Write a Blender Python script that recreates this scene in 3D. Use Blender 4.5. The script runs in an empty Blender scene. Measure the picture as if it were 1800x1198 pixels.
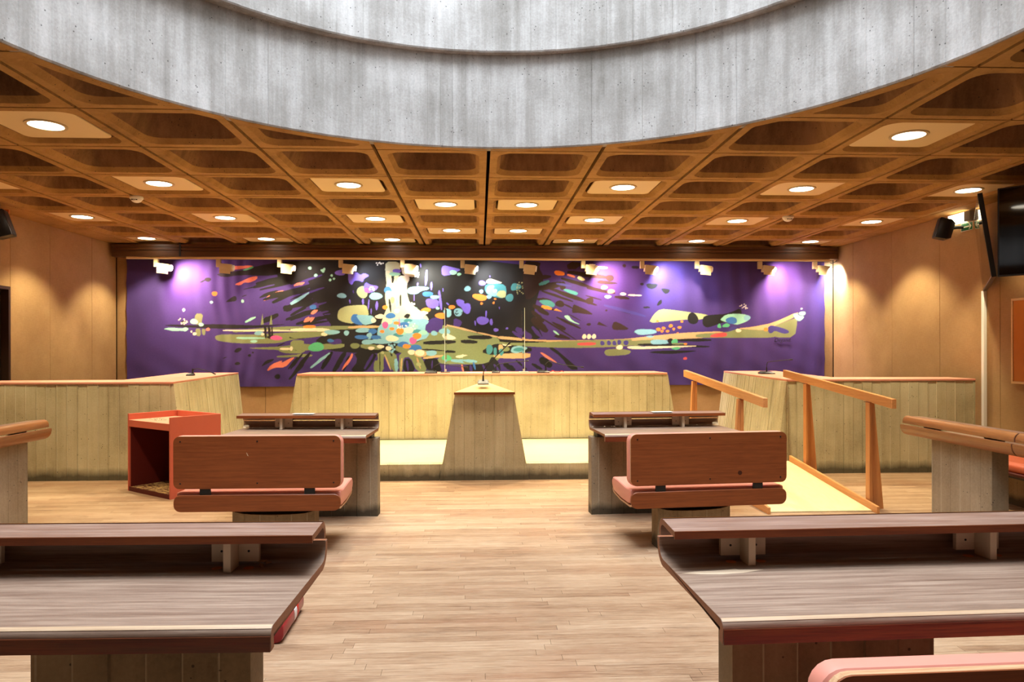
import bpy, bmesh, math, random
import numpy as np
from mathutils import Vector, Matrix, geometry

random.seed(7)
rng = np.random.default_rng(11)
SC = bpy.context.scene
COL = SC.collection
PI = math.pi
H = 3.254            # ceiling height
RING_C, RING_R = (0.10, 3.32), 2.95
WL, WR, WB, WF = -6.08, 6.20, 12.30, -2.70    # room: left, right, back, behind the viewer


def lin(r, g, b):
    f = lambda c: (c / 255 / 12.92) if c / 255 <= 0.04045 else ((c / 255 + 0.055) / 1.055) ** 2.4
    return (f(r), f(g), f(b), 1.0)


# ------------------------------------------------------------------ camera, sky, daylight, exposure
cam_d = bpy.data.cameras.new('camera')
cam = bpy.data.objects.new('camera', cam_d)
COL.objects.link(cam)
cam_d.sensor_width = 36.0
cam_d.lens = 1258.0 / 1800.0 * 36.0
cam_d.shift_y = 14.0 / 1800.0
cam_d.clip_start = 0.05
cam.location = (0, 0, 1.5)
cam.rotation_euler = (Matrix.Rotation(-0.0453, 3, 'Z') @ Matrix.Rotation(PI / 2, 3, 'X') @ Matrix.Rotation(-0.0019, 3, 'Z')).to_euler()
SC.camera = cam

world = bpy.data.worlds.new('world')
SC.world = world
world.use_nodes = True
wbg = world.node_tree.nodes['Background']
wbg.inputs['Color'].default_value = (0.70, 0.82, 1.0, 1)
wbg.inputs['Strength'].default_value = 0.6

DAY_POWER = 1850.0
LAMP_POWER = 255.0
LAMP_COLOR = (1.0, 0.85, 0.53)
day = bpy.data.lights.new('skylight_daylight', 'AREA')
day.shape = 'DISK'
day.size = 5.2
day.energy = DAY_POWER
day.color = (0.83, 0.91, 1.0)
day_o = bpy.data.objects.new('skylight_daylight', day)
day_o.location = (RING_C[0], RING_C[1], H + 6.7)
COL.objects.link(day_o)

SC.view_settings.view_transform = 'Standard'
SC.view_settings.look = 'None'
SC.view_settings.exposure = 0.0
SC.view_settings.gamma = 1.0
SC.view_settings.use_curve_mapping = False
SC.cycles.use_denoising = True
SC.cycles.max_bounces = 10
SC.cycles.diffuse_bounces = 5
SC.cycles.sample_clamp_indirect = 6.0
SC.cycles.caustics_reflective = False
SC.cycles.caustics_refractive = False


# ------------------------------------------------------------------ materials
class NT:
    def __init__(self, name):
        self.m = bpy.data.materials.new(name)
        self.m.use_nodes = True
        self.t = self.m.node_tree
        self.p = self.t.nodes['Principled BSDF']

    def n(self, typ, **kw):
        o = self.t.nodes.new(typ)
        for k, v in kw.items():
            if k.startswith('i_'):
                key = k[2:]
                key = int(key) if key.isdigit() else key.replace('_', ' ')
                o.inputs[key].default_value = v
            else:
                setattr(o, k, v)
        return o

    def l(self, a, b):
        self.t.links.new(a, b)

    def coords(self, kind='Object', scale=(1, 1, 1)):
        if kind == 'World':
            src = self.n('ShaderNodeNewGeometry').outputs['Position']
        else:
            src = self.n('ShaderNodeTexCoord').outputs[kind]
        mp = self.n('ShaderNodeMapping')
        mp.inputs['Scale'].default_value = scale
        self.l(src, mp.inputs['Vector'])
        return mp.outputs['Vector']

    def noise(self, vec, scale, detail=4, rough=0.55):
        o = self.n('ShaderNodeTexNoise')
        o.inputs['Scale'].default_value = scale
        o.inputs['Detail'].default_value = detail
        o.inputs['Roughness'].default_value = rough
        self.l(vec, o.inputs['Vector'])
        return o.outputs['Fac']

    def ramp(self, fac, stops):
        o = self.n('ShaderNodeValToRGB')
        e = o.color_ramp.elements
        e[0].position, e[0].color = stops[0]
        e[1].position, e[1].color = stops[-1]
        for pos, c in stops[1:-1]:
            k = e.new(pos)
            k.color = c
        self.l(fac, o.inputs['Fac'])
        return o.outputs['Color']

    def mix(self, fac, a, b, mode='MIX'):
        o = self.n('ShaderNodeMix')
        o.data_type = 'RGBA'
        o.blend_type = mode
        for sock, v in ((o.inputs[0], fac), (o.inputs[6], a), (o.inputs[7], b)):
            if hasattr(v, 'links'):
                self.l(v, sock)
            else:
                sock.default_value = v
        return o.outputs[2]

    def math(self, op, a, b=None, clamp=False):
        o = self.n('ShaderNodeMath')
        o.operation = op
        o.use_clamp = clamp
        for sock, v in ((o.inputs[0], a), (o.inputs[1], b)):
            if v is None:
                continue
            if hasattr(v, 'links'):
                self.l(v, sock)
            else:
                sock.default_value = v
        return o.outputs[0]

    def bump(self, h, strength=0.3, dist=0.01):
        o = self.n('ShaderNodeBump')
        o.inputs['Strength'].default_value = strength
        o.inputs['Distance'].default_value = dist
        self.l(h, o.inputs['Height'])
        self.l(o.outputs['Normal'], self.p.inputs['Normal'])

    def fin(self, col=None, rough=0.5, spec=0.5, metal=0.0):
        if col is not None:
            if hasattr(col, 'links'):
                self.l(col, self.p.inputs['Base Color'])
            else:
                self.p.inputs['Base Color'].default_value = col
        if hasattr(rough, 'links'):
            self.l(rough, self.p.inputs['Roughness'])
        else:
            self.p.inputs['Roughness'].default_value = rough
        self.p.inputs['Specular IOR Level'].default_value = spec
        self.p.inputs['Metallic'].default_value = metal
        return self.m


def grey(v):
    return (v, v, v, 1)


def mat_plain(name, col, rough=0.5, spec=0.5, metal=0.0, var=0.06):
    k = NT(name)
    v = k.coords('Object')
    f = k.noise(v, 9, 3)
    c = k.mix(k.math('MULTIPLY', f, var * 2), col, tuple(x * 0.7 for x in col[:3]) + (1,))
    return k.fin(c, rough, spec, metal)


def mat_emit(name, col, strength):
    k = NT(name)
    k.p.inputs['Base Color'].default_value = (0.8, 0.8, 0.8, 1)
    k.p.inputs['Emission Color'].default_value = col
    k.p.inputs['Emission Strength'].default_value = strength
    return k.m


def mat_concrete(name, c_lo, c_mid, c_hi, streak=1.0, foot=0.0, kind='Object', rough=0.85, pits=True, board=None):
    """board-marked concrete: cloudy patches, long vertical runs, pores, and a mop-dirt foot"""
    k = NT(name)
    v = k.coords(kind)
    vs = k.coords(kind, (7, 7, 0.45))
    big = k.noise(v, 1.6, 5, 0.6)
    run = k.noise(vs, 1.6, 4, 0.6)
    fine = k.noise(v, 60, 3, 0.6)
    f = k.math('ADD', k.math('MULTIPLY', big, 0.5), k.math('MULTIPLY', run, 0.42 * streak))
    f = k.math('ADD', f, k.math('MULTIPLY', fine, 0.16))
    t = 0.29 + 0.21 * streak
    col = k.ramp(f, [(t - 0.14, c_lo), (t + 0.02, c_mid), (t + 0.17, c_hi)])
    if board:
        bx = k.n('ShaderNodeSeparateXYZ')
        k.l(k.coords('Object'), bx.inputs[0])
        q = k.math('DIVIDE', bx.outputs[board], 0.115)
        wn = k.n('ShaderNodeTexWhiteNoise', noise_dimensions='1D')
        k.l(k.math('FLOOR', q), wn.inputs['W'])
        col = k.mix(k.math('MULTIPLY', wn.outputs['Value'], 0.10), col, (0.10, 0.085, 0.05, 1))
        fr = k.math('FRACT', q)
        edge = k.math('GREATER_THAN', k.math('ABSOLUTE', k.math('SUBTRACT', fr, 0.5)), 0.468)
        wn2 = k.n('ShaderNodeTexWhiteNoise', noise_dimensions='1D')
        k.l(k.math('ROUND', q), wn2.inputs['W'])
        pale = k.mix(k.math('GREATER_THAN', wn2.outputs['Value'], 0.5), (0.09, 0.075, 0.045, 1), (0.66, 0.62, 0.48, 1))
        col = k.mix(k.math('MULTIPLY', edge, 0.28), col, pale)
    hgt = fine
    if pits:
        vo = k.n('ShaderNodeTexVoronoi')
        vo.inputs['Scale'].default_value = 26
        vo.inputs['Randomness'].default_value = 1.0
        k.l(v, vo.inputs['Vector'])
        sparse = k.math('GREATER_THAN', k.noise(v, 7, 2), 0.55)
        pit = k.math('MULTIPLY', k.math('LESS_THAN', vo.outputs['Distance'], 0.13), sparse)
        col = k.mix(k.math('MULTIPLY', pit, 0.75), col, (0.03, 0.028, 0.025, 1))
        hgt = k.math('SUBTRACT', fine, k.math('MULTIPLY', pit, 2.0))
    if foot > 0:
        pos = k.n('ShaderNodeSeparateXYZ')
        k.l(k.coords('World'), pos.inputs[0])
        edge = k.math('ADD', pos.outputs['Z'], k.math('MULTIPLY', k.noise(k.coords('World', (3, 3, 1)), 3, 4), -0.10))
        d = k.math('SUBTRACT', 1.0, k.math('DIVIDE', edge, foot), True)
        col = k.mix(k.math('MULTIPLY', d, 0.85, True), col, (0.035, 0.028, 0.016, 1))
    k.bump(hgt, 0.35, 0.004)
    return k.fin(col, rough, 0.25)


def mat_wood(name, c_lo, c_hi, axis='X', rough=0.45, spec=0.4, grain=1.0, wear=None, wear_amt=0.5, kind='Object', rr=0.12):
    k = NT(name)
    sc = {'X': (1.1, 30, 30), 'Y': (30, 1.1, 30), 'Z': (30, 30, 1.1)}[axis]
    v = k.coords(kind, sc)
    v2 = k.coords(kind, tuple(s * 4 for s in sc))
    a = k.noise(v, 2.2 * grain, 5, 0.6)
    b = k.noise(v2, 2.5 * grain, 3, 0.6)
    f = k.math('ADD', k.math('MULTIPLY', a, 0.62), k.math('MULTIPLY', b, 0.38))
    col = k.ramp(f, [(0.32, c_lo), (0.68, c_hi)])
    if wear is not None:
        w = k.noise(k.coords(kind, tuple(s * 1.2 for s in sc)), 1.5, 6, 0.7)
        cl = k.noise(k.coords(kind), 2.0, 3)
        w = k.math('MULTIPLY', k.math('SUBTRACT', w, 0.40, True), k.math('MULTIPLY', cl, 6.0))
        col = k.mix(k.math('MULTIPLY', w, wear_amt, True), col, wear)
    r = k.math('ADD', rough, k.math('MULTIPLY', k.math('SUBTRACT', a, 0.5), rr))
    k.bump(f, 0.15, 0.002)
    return k.fin(col, r, spec)


M = {}
M['ring'] = mat_concrete('ring concrete', lin(116, 112, 106), lin(150, 147, 143), lin(184, 182, 180), 0.9)
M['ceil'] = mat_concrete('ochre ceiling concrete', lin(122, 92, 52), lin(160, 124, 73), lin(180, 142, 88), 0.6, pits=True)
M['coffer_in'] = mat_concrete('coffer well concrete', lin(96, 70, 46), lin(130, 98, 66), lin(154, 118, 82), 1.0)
M['conc'] = mat_concrete('formwork concrete', lin(146, 136, 106), lin(184, 174, 140), lin(204, 196, 164), 0.55, foot=0.10, board='X')
M['conc_arm'] = mat_concrete('formwork concrete, arm', lin(146, 136, 106), lin(184, 174, 140), lin(204, 196, 164), 0.55, foot=0.10, board='Y')
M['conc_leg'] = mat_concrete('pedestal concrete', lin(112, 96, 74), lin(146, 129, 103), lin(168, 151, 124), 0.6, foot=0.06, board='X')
M['gap'] = mat_plain('dark joint', lin(36, 22, 12), 0.9, 0.1)
M['wall'] = None
M['tan_desk'] = mat_wood('worn teak laminate', lin(106, 80, 64), lin(146, 120, 102), 'X', 0.36, 0.6, wear=lin(196, 172, 150), wear_amt=0.7)
M['shelf_wood'] = mat_wood('teak shelf', lin(108, 74, 58), lin(146, 112, 94), 'X', 0.36, 0.6, wear=lin(196, 172, 156), wear_amt=0.5)
M['apron'] = mat_wood('varnished apron', lin(54, 14, 6), lin(110, 40, 18), 'X', 0.35, 0.5, wear=lin(200, 130, 60), wear_amt=0.22)
M['bench_wood'] = mat_wood('mahogany plywood', lin(106, 50, 20), lin(146, 78, 36), 'X', 0.42, 0.4)
M['roll_wood'] = mat_wood('curved plywood lip', lin(124, 74, 36), lin(166, 108, 58), 'X', 0.38, 0.5)
M['ply_end'] = mat_wood('plywood end grain', lin(120, 70, 44), lin(156, 100, 66), 'X', 0.5, 0.3, grain=2)
M['nosing'] = mat_wood('rubbed pale nosing', lin(176, 142, 108), lin(206, 178, 146), 'X', 0.4, 0.5)
M['ply_edge'] = mat_wood('plywood edge', lin(170, 120, 80), lin(214, 176, 136), 'X', 0.5, 0.3, grain=2)
M['cushion'] = mat_plain('pink vinyl', lin(220, 142, 122), 0.42, 0.5, var=0.12)
M['seat_red'] = mat_plain('orange vinyl', lin(196, 92, 62), 0.42, 0.5)
M['lino'] = mat_plain('pink linoleum', lin(218, 150, 128), 0.5, 0.4)
M['bracket'] = mat_plain('putty painted steel', lin(214, 196, 170), 0.5, 0.4, var=0.15)
M['black'] = mat_plain('black steel', lin(20, 19, 18), 0.5, 0.4)
M['black_plastic'] = mat_plain('black plastic', lin(24, 24, 26), 0.35, 0.5)
M['screen'] = mat_plain('glossy screen', lin(9, 7, 6), 0.05, 0.5, var=0.0)
M['cream_panel'] = mat_plain('cream panel', lin(226, 206, 162), 0.55, 0.3)
M['white_metal'] = mat_plain('white enamel', lin(240, 239, 234), 0.4, 0.5)
M['putty'] = mat_plain('putty enamel', lin(196, 178, 140), 0.45, 0.4)
M['chrome'] = mat_plain('brushed steel', lin(190, 190, 190), 0.25, 0.5, 1.0)
M['grey_plastic'] = mat_plain('grey plastic', lin(128, 130, 132), 0.35, 0.5)
M['lamp'] = mat_emit('lamp glow', (1.0, 0.90, 0.72, 1), 14.0)
M['emer'] = mat_emit('lit emergency panel', (1.0, 0.86, 0.55, 1), 7.0)
M['pelmet'] = mat_wood('brown housing', lin(70, 44, 22), lin(92, 60, 32), 'X', 0.4, 0.4, rr=0.05)
M['cream_strip'] = mat_plain('cream strip', lin(232, 206, 160), 0.5, 0.3)
M['red_paint'] = mat_plain('red painted board', lin(196, 96, 74), 0.5, 0.4, var=0.15)
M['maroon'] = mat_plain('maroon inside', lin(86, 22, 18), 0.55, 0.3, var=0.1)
M['maroon_vinyl'] = mat_plain('maroon vinyl', lin(150, 30, 40), 0.28, 0.5)
M['label_white'] = mat_plain('white band', lin(232, 230, 228), 0.5, 0.4)
M['label_red'] = mat_plain('red band', lin(206, 36, 26), 0.5, 0.4)
M['beech'] = mat_wood('oiled beech', lin(186, 122, 66), lin(214, 154, 96), 'Y', 0.42, 0.4)
M['beech_post'] = mat_wood('oiled beech post', lin(180, 112, 60), lin(208, 146, 88), 'Z', 0.42, 0.4)
M['ramp_floor'] = mat_wood('ramp floor', lin(210, 190, 142), lin(228, 210, 168), 'Y', 0.55, 0.3)
M['deck'] = mat_wood('pale deck', lin(206, 186, 144), lin(226, 208, 168), 'X', 0.5, 0.3)
M['light_ply'] = mat_wood('light ply', lin(206, 166, 112), lin(230, 192, 138), 'X', 0.5, 0.3)
M['paper'] = mat_plain('paper', lin(232, 230, 224), 0.7, 0.2)
M['sign_green'] = mat_plain('sign green', lin(16, 96, 50), 0.4, 0.4, var=0.0)
M['sign_white'] = mat_plain('sign white', lin(226, 230, 214), 0.4, 0.4, var=0.0)
M['cork'] = mat_plain('cork', lin(196, 122, 56), 0.8, 0.2, var=0.2)
M['dark_door'] = mat_wood('dark door', lin(40, 24, 14), lin(58, 36, 20), 'Z', 0.5, 0.4)
M['plug'] = mat_plain('orange wood plug', lin(196, 116, 48), 0.5, 0.4)
M['debris_m'] = mat_plain('crumpled wrapper', lin(190, 150, 112), 0.6, 0.3, var=0.6)
M['acrylic_edge_glint'] = mat_plain('painted acrylic edge glint', lin(214, 228, 224), 0.15, 0.6, var=0.0)  # pale colour painted in for the light gathered in the acrylic edges
M['knot'] = mat_plain('dark knot', lin(66, 28, 14), 0.5, 0.3)
M['worn'] = mat_wood('bare worn veneer', lin(206, 178, 148), lin(230, 208, 180), 'X', 0.5, 0.3)
M['orange_board'] = mat_wood('orange speaker bracket', lin(188, 96, 44), lin(206, 118, 60), 'Z', 0.5, 0.3)


def build_special():
    # hessian-covered wall panels
    k = NT('hessian wall panel')
    v = k.coords('World')
    a = k.noise(v, 2.2, 4)
    w1 = k.noise(k.coords('World', (1, 1, 0.1)), 160, 2)
    w2 = k.noise(k.coords('World', (0.1, 0.1, 1)), 160, 2)
    w = k.math('ADD', k.math('MULTIPLY', w1, 0.5), k.math('MULTIPLY', w2, 0.5))
    f = k.math('ADD', k.math('MULTIPLY', a, 0.5), k.math('MULTIPLY', w, 0.5))
    col = k.ramp(f, [(0.36, lin(150, 118, 80)), (0.64, lin(173, 140, 99))])
    k.bump(w, 0.25, 0.003)
    M['wall'] = k.fin(col, 0.8, 0.2)
    # parquet strips: tone per strip, grain, scuffed pale wear and reddish unworn patches
    k = NT('parquet strip')
    g = k.n('ShaderNodeNewGeometry')
    oi = k.n('ShaderNodeObjectInfo')
    tone = k.math('FRACT', k.math('ADD', g.outputs['Random Per Island'], oi.outputs['Random']))
    gr = k.noise(k.coords('World', (1.6, 30, 10)), 2.4, 6, 0.7)
    gr2 = k.noise(k.coords('World', (5, 90, 10)), 2.0, 4, 0.65)
    big = k.noise(k.coords('World', (0.8, 1.0, 1)), 1.1, 4, 0.6)
    f = k.math('ADD', k.math('MULTIPLY', gr, 0.40), k.math('MULTIPLY', gr2, 0.30))
    f = k.math('ADD', f, k.math('MULTIPLY', tone, 0.10))
    f = k.math('ADD', f, k.math('MULTIPLY', big, 0.22))
    col = k.ramp(f, [(0.36, lin(104, 72, 50)), (0.46, lin(150, 117, 88)), (0.58, lin(178, 148, 118)), (0.70, lin(198, 172, 144))])
    red = k.math('MULTIPLY', k.math('SUBTRACT', k.noise(k.coords('World', (0.7, 1.4, 1)), 1.7, 3), 0.52, True), 3.0, True)
    col = k.mix(k.math('MULTIPLY', red, 0.62), col, lin(156, 108, 78))
    stain = k.math('MULTIPLY', k.math('SUBTRACT', k.noise(k.coords('World', (0.9, 3.2, 1)), 2.6, 5, 0.65), 0.56, True), 5.0, True)
    col = k.mix(k.math('MULTIPLY', stain, 0.45), col, lin(92, 64, 46))
    scr = k.noise(k.coords('World', (3, 26, 4)), 6, 5, 0.75)
    scr = k.math('MULTIPLY', k.math('SUBTRACT', scr, 0.56, True), 4.0, True)
    col = k.mix(k.math('MULTIPLY', scr, 0.5), col, lin(214, 196, 174))
    rough = k.math('ADD', 0.38, k.math('MULTIPLY', gr2, 0.3))
    k.bump(gr2, 0.2, 0.002)
    M['floor'] = k.fin(col, rough, 0.35)
    # tapestry: woven picture held as a colour attribute of the cloth
    k = NT('tapestry weave')
    at = k.n('ShaderNodeAttribute')
    at.attribute_name = 'design'
    wv = k.noise(k.coords('Object', (1, 1, 6)), 60, 3)
    c = k.mix(0.28, at.outputs['Color'], k.ramp(wv, [(0.3, grey(0.45)), (0.7, grey(1.5))]), 'MULTIPLY')
    k.bump(wv, 0.15, 0.003)
    k.p.inputs['Sheen Weight'].default_value = 0.1
    M['tapestry'] = k.fin(c, 0.75, 0.25)
    # clear acrylic
    k = NT('clear acrylic')
    k.p.inputs['Base Color'].default_value = (0.93, 0.97, 0.96, 1)
    k.p.inputs['Roughness'].default_value = 0.03
    k.p.inputs['Transmission Weight'].default_value = 1.0
    k.p.inputs['IOR'].default_value = 1.45
    M['acrylic'] = k.m
    # worn boards on the floor of the red lectern
    k = NT('worn red board')
    f = k.noise(k.coords('Object', (3, 6, 3)), 6, 6, 0.75)
    M['worn_red'] = k.fin(k.ramp(f, [(0.47, lin(96, 40, 24)), (0.53, lin(206, 170, 112))]), 0.6, 0.3)
    # printed sheet with grey smudges of print
    k = NT('printed sheet')
    f = k.noise(k.coords('Object', (1, 3, 1)), 26, 3, 0.7)
    M['printed'] = k.fin(k.ramp(f, [(0.46, lin(70, 66, 50)), (0.55, lin(206, 186, 158))]), 0.6, 0.3)


build_special()


# ------------------------------------------------------------------ mesh helpers
class MB:
    def __init__(self):
        self.v, self.f = [], []

    def add(self, vs, fs, mat=None):
        o = len(self.v)
        if mat is not None:
            vs = [tuple(mat @ Vector(p)) for p in vs]
        self.v += [tuple(p) for p in vs]
        self.f += [tuple(i + o for i in q) for q in fs]
        return self

    def box(self, x0, x1, y0, y1, z0, z1, mat=None):
        vs = [(x0, y0, z0), (x1, y0, z0), (x1, y1, z0), (x0, y1, z0), (x0, y0, z1), (x1, y0, z1), (x1, y1, z1), (x0, y1, z1)]
        fs = [(0, 3, 2, 1), (4, 5, 6, 7), (0, 1, 5, 4), (1, 2, 6, 5), (2, 3, 7, 6), (3, 0, 4, 7)]
        return self.add(vs, fs, mat)

    def prism(self, poly, axis, a0, a1, mat=None):
        """poly in the two other axes (x: yz, y: xz, z: xy), pushed from a0 to a1"""
        put = {'x': lambda p, a: (a, p[0], p[1]), 'y': lambda p, a: (p[0], a, p[1]), 'z': lambda p, a: (p[0], p[1], a)}[axis]
        n = len(poly)
        area = sum(poly[i][0] * poly[(i + 1) % n][1] - poly[(i + 1) % n][0] * poly[i][1] for i in range(n))
        if (area < 0) != (axis == 'y'):
            poly = poly[::-1]
        vs = [put(p, a0) for p in poly] + [put(p, a1) for p in poly]
        fs = [tuple(range(n))[::-1], tuple(range(n, 2 * n))] + [(i, (i + 1) % n, n + (i + 1) % n, n + i) for i in range(n)]
        return self.add(vs, fs, mat)

    def loft(self, loops, cap=True, mat=None):
        n = len(loops[0])
        vs = [p for lp in loops for p in lp]
        fs = []
        for k in range(len(loops) - 1):
            for i in range(n):
                j = (i + 1) % n
                fs.append((k * n + i, k * n + j, (k + 1) * n + j, (k + 1) * n + i))
        if cap:
            fs.append(tuple(range(n))[::-1])
            fs.append(tuple(range((len(loops) - 1) * n, len(loops) * n)))
        return self.add(vs, fs, mat)

    def tube(self, pts, r, seg=8, mat=None):
        pts = [Vector(p) for p in pts]
        rs = r if isinstance(r, (list, tuple)) else [r] * len(pts)
        loops = []
        up = Vector((0, 0, 1))
        for i, p in enumerate(pts):
            d = (pts[min(i + 1, len(pts) - 1)] - pts[max(i - 1, 0)]).normalized()
            a = d.cross(up)
            if a.length < 0.05:
                a = d.cross(Vector((1, 0, 0)))
            a.normalize()
            b = d.cross(a).normalized()
            loops.append([tuple(p + rs[i] * (math.cos(2 * PI * k / seg) * a + math.sin(2 * PI * k / seg) * b)) for k in range(seg)])
        return self.loft(loops, True, mat)

    def lathe(self, prof, c=(0, 0), seg=24, mat=None, cap=True):
        loops = [[(c[0] + r * math.cos(2 * PI * k / seg), c[1] + r * math.sin(2 * PI * k / seg), z) for k in range(seg)] for r, z in prof]
        return self.loft(loops, cap, mat)

    def build(self, name, m, parent=None, smooth=None, bevel=0.0, kind=None, seg=2, ends=None):
        me = bpy.data.meshes.new(name)
        me.from_pydata(self.v, [], [q for q in self.f if len(set(q)) == len(q)])
        me.validate()
        bm = bmesh.new()
        bm.from_mesh(me)
        bmesh.ops.recalc_face_normals(bm, faces=bm.faces)
        if bevel > 0:
            es = [e for e in bm.edges if len(e.link_faces) == 2 and e.calc_face_angle(0) > 0.6]
            bmesh.ops.bevel(bm, geom=es, offset=bevel, segments=seg, affect='EDGES', profile=0.6, clamp_overlap=True)
        bm.to_mesh(me)
        bm.free()
        me.materials.append(m)
        if smooth or bevel > 0:
            me.shade_smooth()
            me.set_sharp_from_angle(angle=smooth if smooth else 0.6)
        if ends is not None:
            me.materials.append(ends)
            for f in me.polygons:
                if abs(f.normal.x) > 0.95:
                    f.material_index = 1
        o = bpy.data.objects.new(name, me)
        COL.objects.link(o)
        if parent is not None:
            o.parent = parent
        if kind:
            o['kind'] = kind
        return o


def thing(name, label, cat, loc=(0, 0, 0), rz=0.0, group=None):
    o = bpy.data.objects.new(name, None)
    o.empty_display_size = 0.1
    COL.objects.link(o)
    o.location = loc
    o.rotation_euler = (0, 0, rz)
    o['label'], o['category'] = label, cat
    if group:
        o['group'] = group
    return o


def tag(o, label, cat, group=None):
    o['label'], o['category'] = label, cat
    if group:
        o['group'] = group
    return o


def copy_tree(o, loc=None, rz=None, label=None, parent=None):
    c = o.copy()
    COL.objects.link(c)
    if parent is not None:
        c.parent = parent
    if loc is not None:
        c.location = loc
    if rz is not None:
        c.rotation_euler = (0, 0, rz)
    if label:
        c['label'] = label
    for ch in list(o.children):
        copy_tree(ch, parent=c)
    return c


def rrect(x0, x1, y0, y1, r, n=5):
    pts = []
    for cx, cy, a in ((x1 - r, y1 - r, 0), (x0 + r, y1 - r, 90), (x0 + r, y0 + r, 180), (x1 - r, y0 + r, 270)):
        for i in range(n + 1):
            t = math.radians(a + 90 * i / n)
            pts.append((cx + r * math.cos(t), cy + r * math.sin(t)))
    return pts


def sheet(path, t):
    """closed profile of a bent sheet: path offset by t to its left"""
    P = [Vector((p[0], p[1])) for p in path]
    off = []
    for i, p in enumerate(P):
        d = (P[min(i + 1, len(P) - 1)] - P[max(i - 1, 0)]).normalized()
        off.append(p + t * Vector((-d.y, d.x)))
    return [tuple(p) for p in P] + [tuple(p) for p in reversed(off)]


def arc(cx, cy, r, a0, a1, n=6):
    return [(cx + r * math.cos(math.radians(a0 + (a1 - a0) * i / n)), cy + r * math.sin(math.radians(a0 + (a1 - a0) * i / n))) for i in range(n + 1)]


def board_face(mb, x0b, x1b, x0t, x1t, z0, z1, yf, yb, pitch=0.115, fin=0.005, mat=None, seed=0):
    """cast face with the print of upright boards: each board a touch proud or shy, thin fins at the joints;
    outline may lean at both ends (b = bottom, t = top); front at yf, back at yb"""
    R = random.Random(seed)
    s = -1 if yf < yb else 1
    lo, hi = min(x0b, x0t), max(x1b, x1t)
    xs = [i * pitch for i in range(math.ceil((lo + 0.02) / pitch), math.floor((hi - 0.02) / pitch) + 1)]
    cuts = [(lo, 0.0)]
    dep = R.uniform(-0.0025, 0.0025)
    for x in xs:
        nd = R.uniform(-0.0025, 0.0025)
        cuts += [(x - 0.004, dep), (x, fin), (x + 0.004, nd)]
        dep = nd
    cuts.append((hi, dep))
    extra = [c for c in (x0b, x0t, x1b, x1t) if lo < c < hi]
    for e in extra:
        cuts.append((e, 0.0))
    cuts.sort()

    def zr(x):
        a, b = z0, z1
        if x0b != x0t:
            t = (x - x0b) / (x0t - x0b)
            zc = z0 + t * (z1 - z0)
            if x0b < x0t and x < x0t:
                b = min(b, zc)
            if x0b > x0t and x < x0b:
                a = max(a, zc)
        if x1b != x1t:
            t = (x - x1b) / (x1t - x1b)
            zc = z0 + t * (z1 - z0)
            if x1b > x1t and x > x1t:
                b = min(b, zc)
            if x1b < x1t and x > x1b:
                a = max(a, zc)
        return a, max(b, a + 1e-4)
    vs, fs = [], []
    for x, d in cuts:
        a, b = zr(x)
        y = yf + s * d
        vs += [(x, y, a), (x, y, b), (x, yb, b), (x, yb, a)]
    n = len(cuts)
    for i in range(n - 1):
        p, q = 4 * i, 4 * i + 4
        fs += [(p, q, q + 1, p + 1), (p + 1, q + 1, q + 2, p + 2), (p + 2, q + 2, q + 3, p + 3), (p + 3, q + 3, q, p)]
    fs += [(0, 1, 2, 3), (4 * n - 4, 4 * n - 1, 4 * n - 2, 4 * n - 3)]
    return mb.add(vs, fs, mat)


def flat(name, mb, m, label, cat, group=None, **kw):
    return tag(mb.build(name, m, **kw), label, cat, group)


# ================================================================== SETTING
def struct(name, mb, m, parent=None, **kw):
    o = mb.build(name, m, parent, **kw)
    if parent is None:
        o['kind'] = 'structure'
    return o


def panel_run(wall, fixed, axis, cuts, z0, z1, t, holes=()):
    """hessian panels standing on a wall, one object each, thin open joints between"""
    for a, b in zip(cuts[:-1], cuts[1:]):
        spans = [(a, b, z0, z1)]
        for ha, hb, hz in holes:
            out = []
            for s in spans:
                if s[0] >= hb or s[1] <= ha:
                    out.append(s)
                    continue
                if s[0] < ha:
                    out.append((s[0], ha, s[2], s[3]))
                if s[1] > hb:
                    out.append((hb, s[1], s[2], s[3]))
                out.append((max(s[0], ha), min(s[1], hb), hz, s[3]))
            spans = out
        for s in spans:
            mb = MB()
            g = 0.003
            if axis == 'y':
                mb.box(min(fixed, fixed + t), max(fixed, fixed + t), s[0] + g, s[1] - g, s[2], s[3])
            else:
                mb.box(s[0] + g, s[1] - g, min(fixed, fixed + t), max(fixed, fixed + t), s[2], s[3])
            mb.build('panel', M['wall'], wall, bevel=0.002, seg=1)


CT = H + 0.42
wl = struct('wall_left', MB().box(WL - 0.14, WL - 0.016, WF, 8.30, 0, CT).box(WL - 0.14, WL - 0.016, 9.57, WB + 0.14, 0, CT).box(WL - 0.14, WL - 0.016, 8.30, 9.57, 2.32, CT), M['gap'])
cl = [WF] + [10.43 - 1.10 * i for i in range(11, -1, -1) if 10.43 - 1.10 * i > WF + 0.3] + [11.53, WB - 0.02]
panel_run(wl, WL - 0.016, 'y', cl, 0, H, 0.016, [(8.30, 9.57, 2.32)])
wr = struct('wall_right', MB().box(WR + 0.016, WR + 0.14, WF, WB + 0.14, 0, CT), M['gap'])
cr = [WF] + [10.50 - 1.12 * i for i in range(11, -1, -1) if 10.50 - 1.12 * i > WF + 0.3] + [11.62, WB - 0.02]
panel_run(wr, WR, 'y', cr, 0, H, 0.016)
wb = struct('wall_back', MB().box(WL - 0.14, WR + 0.14, WB + 0.016, WB + 0.14, 0, CT), M['gap'])
panel_run(wb, WB, 'x', [WL] + [WL + 1.228 * i for i in range(1, 10)] + [WR], 0, H, 0.016)
wf = struct('wall_rear', MB().box(WL - 0.14, WR + 0.14, WF - 0.14, WF - 0.016, 0, CT), M['gap'])
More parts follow.
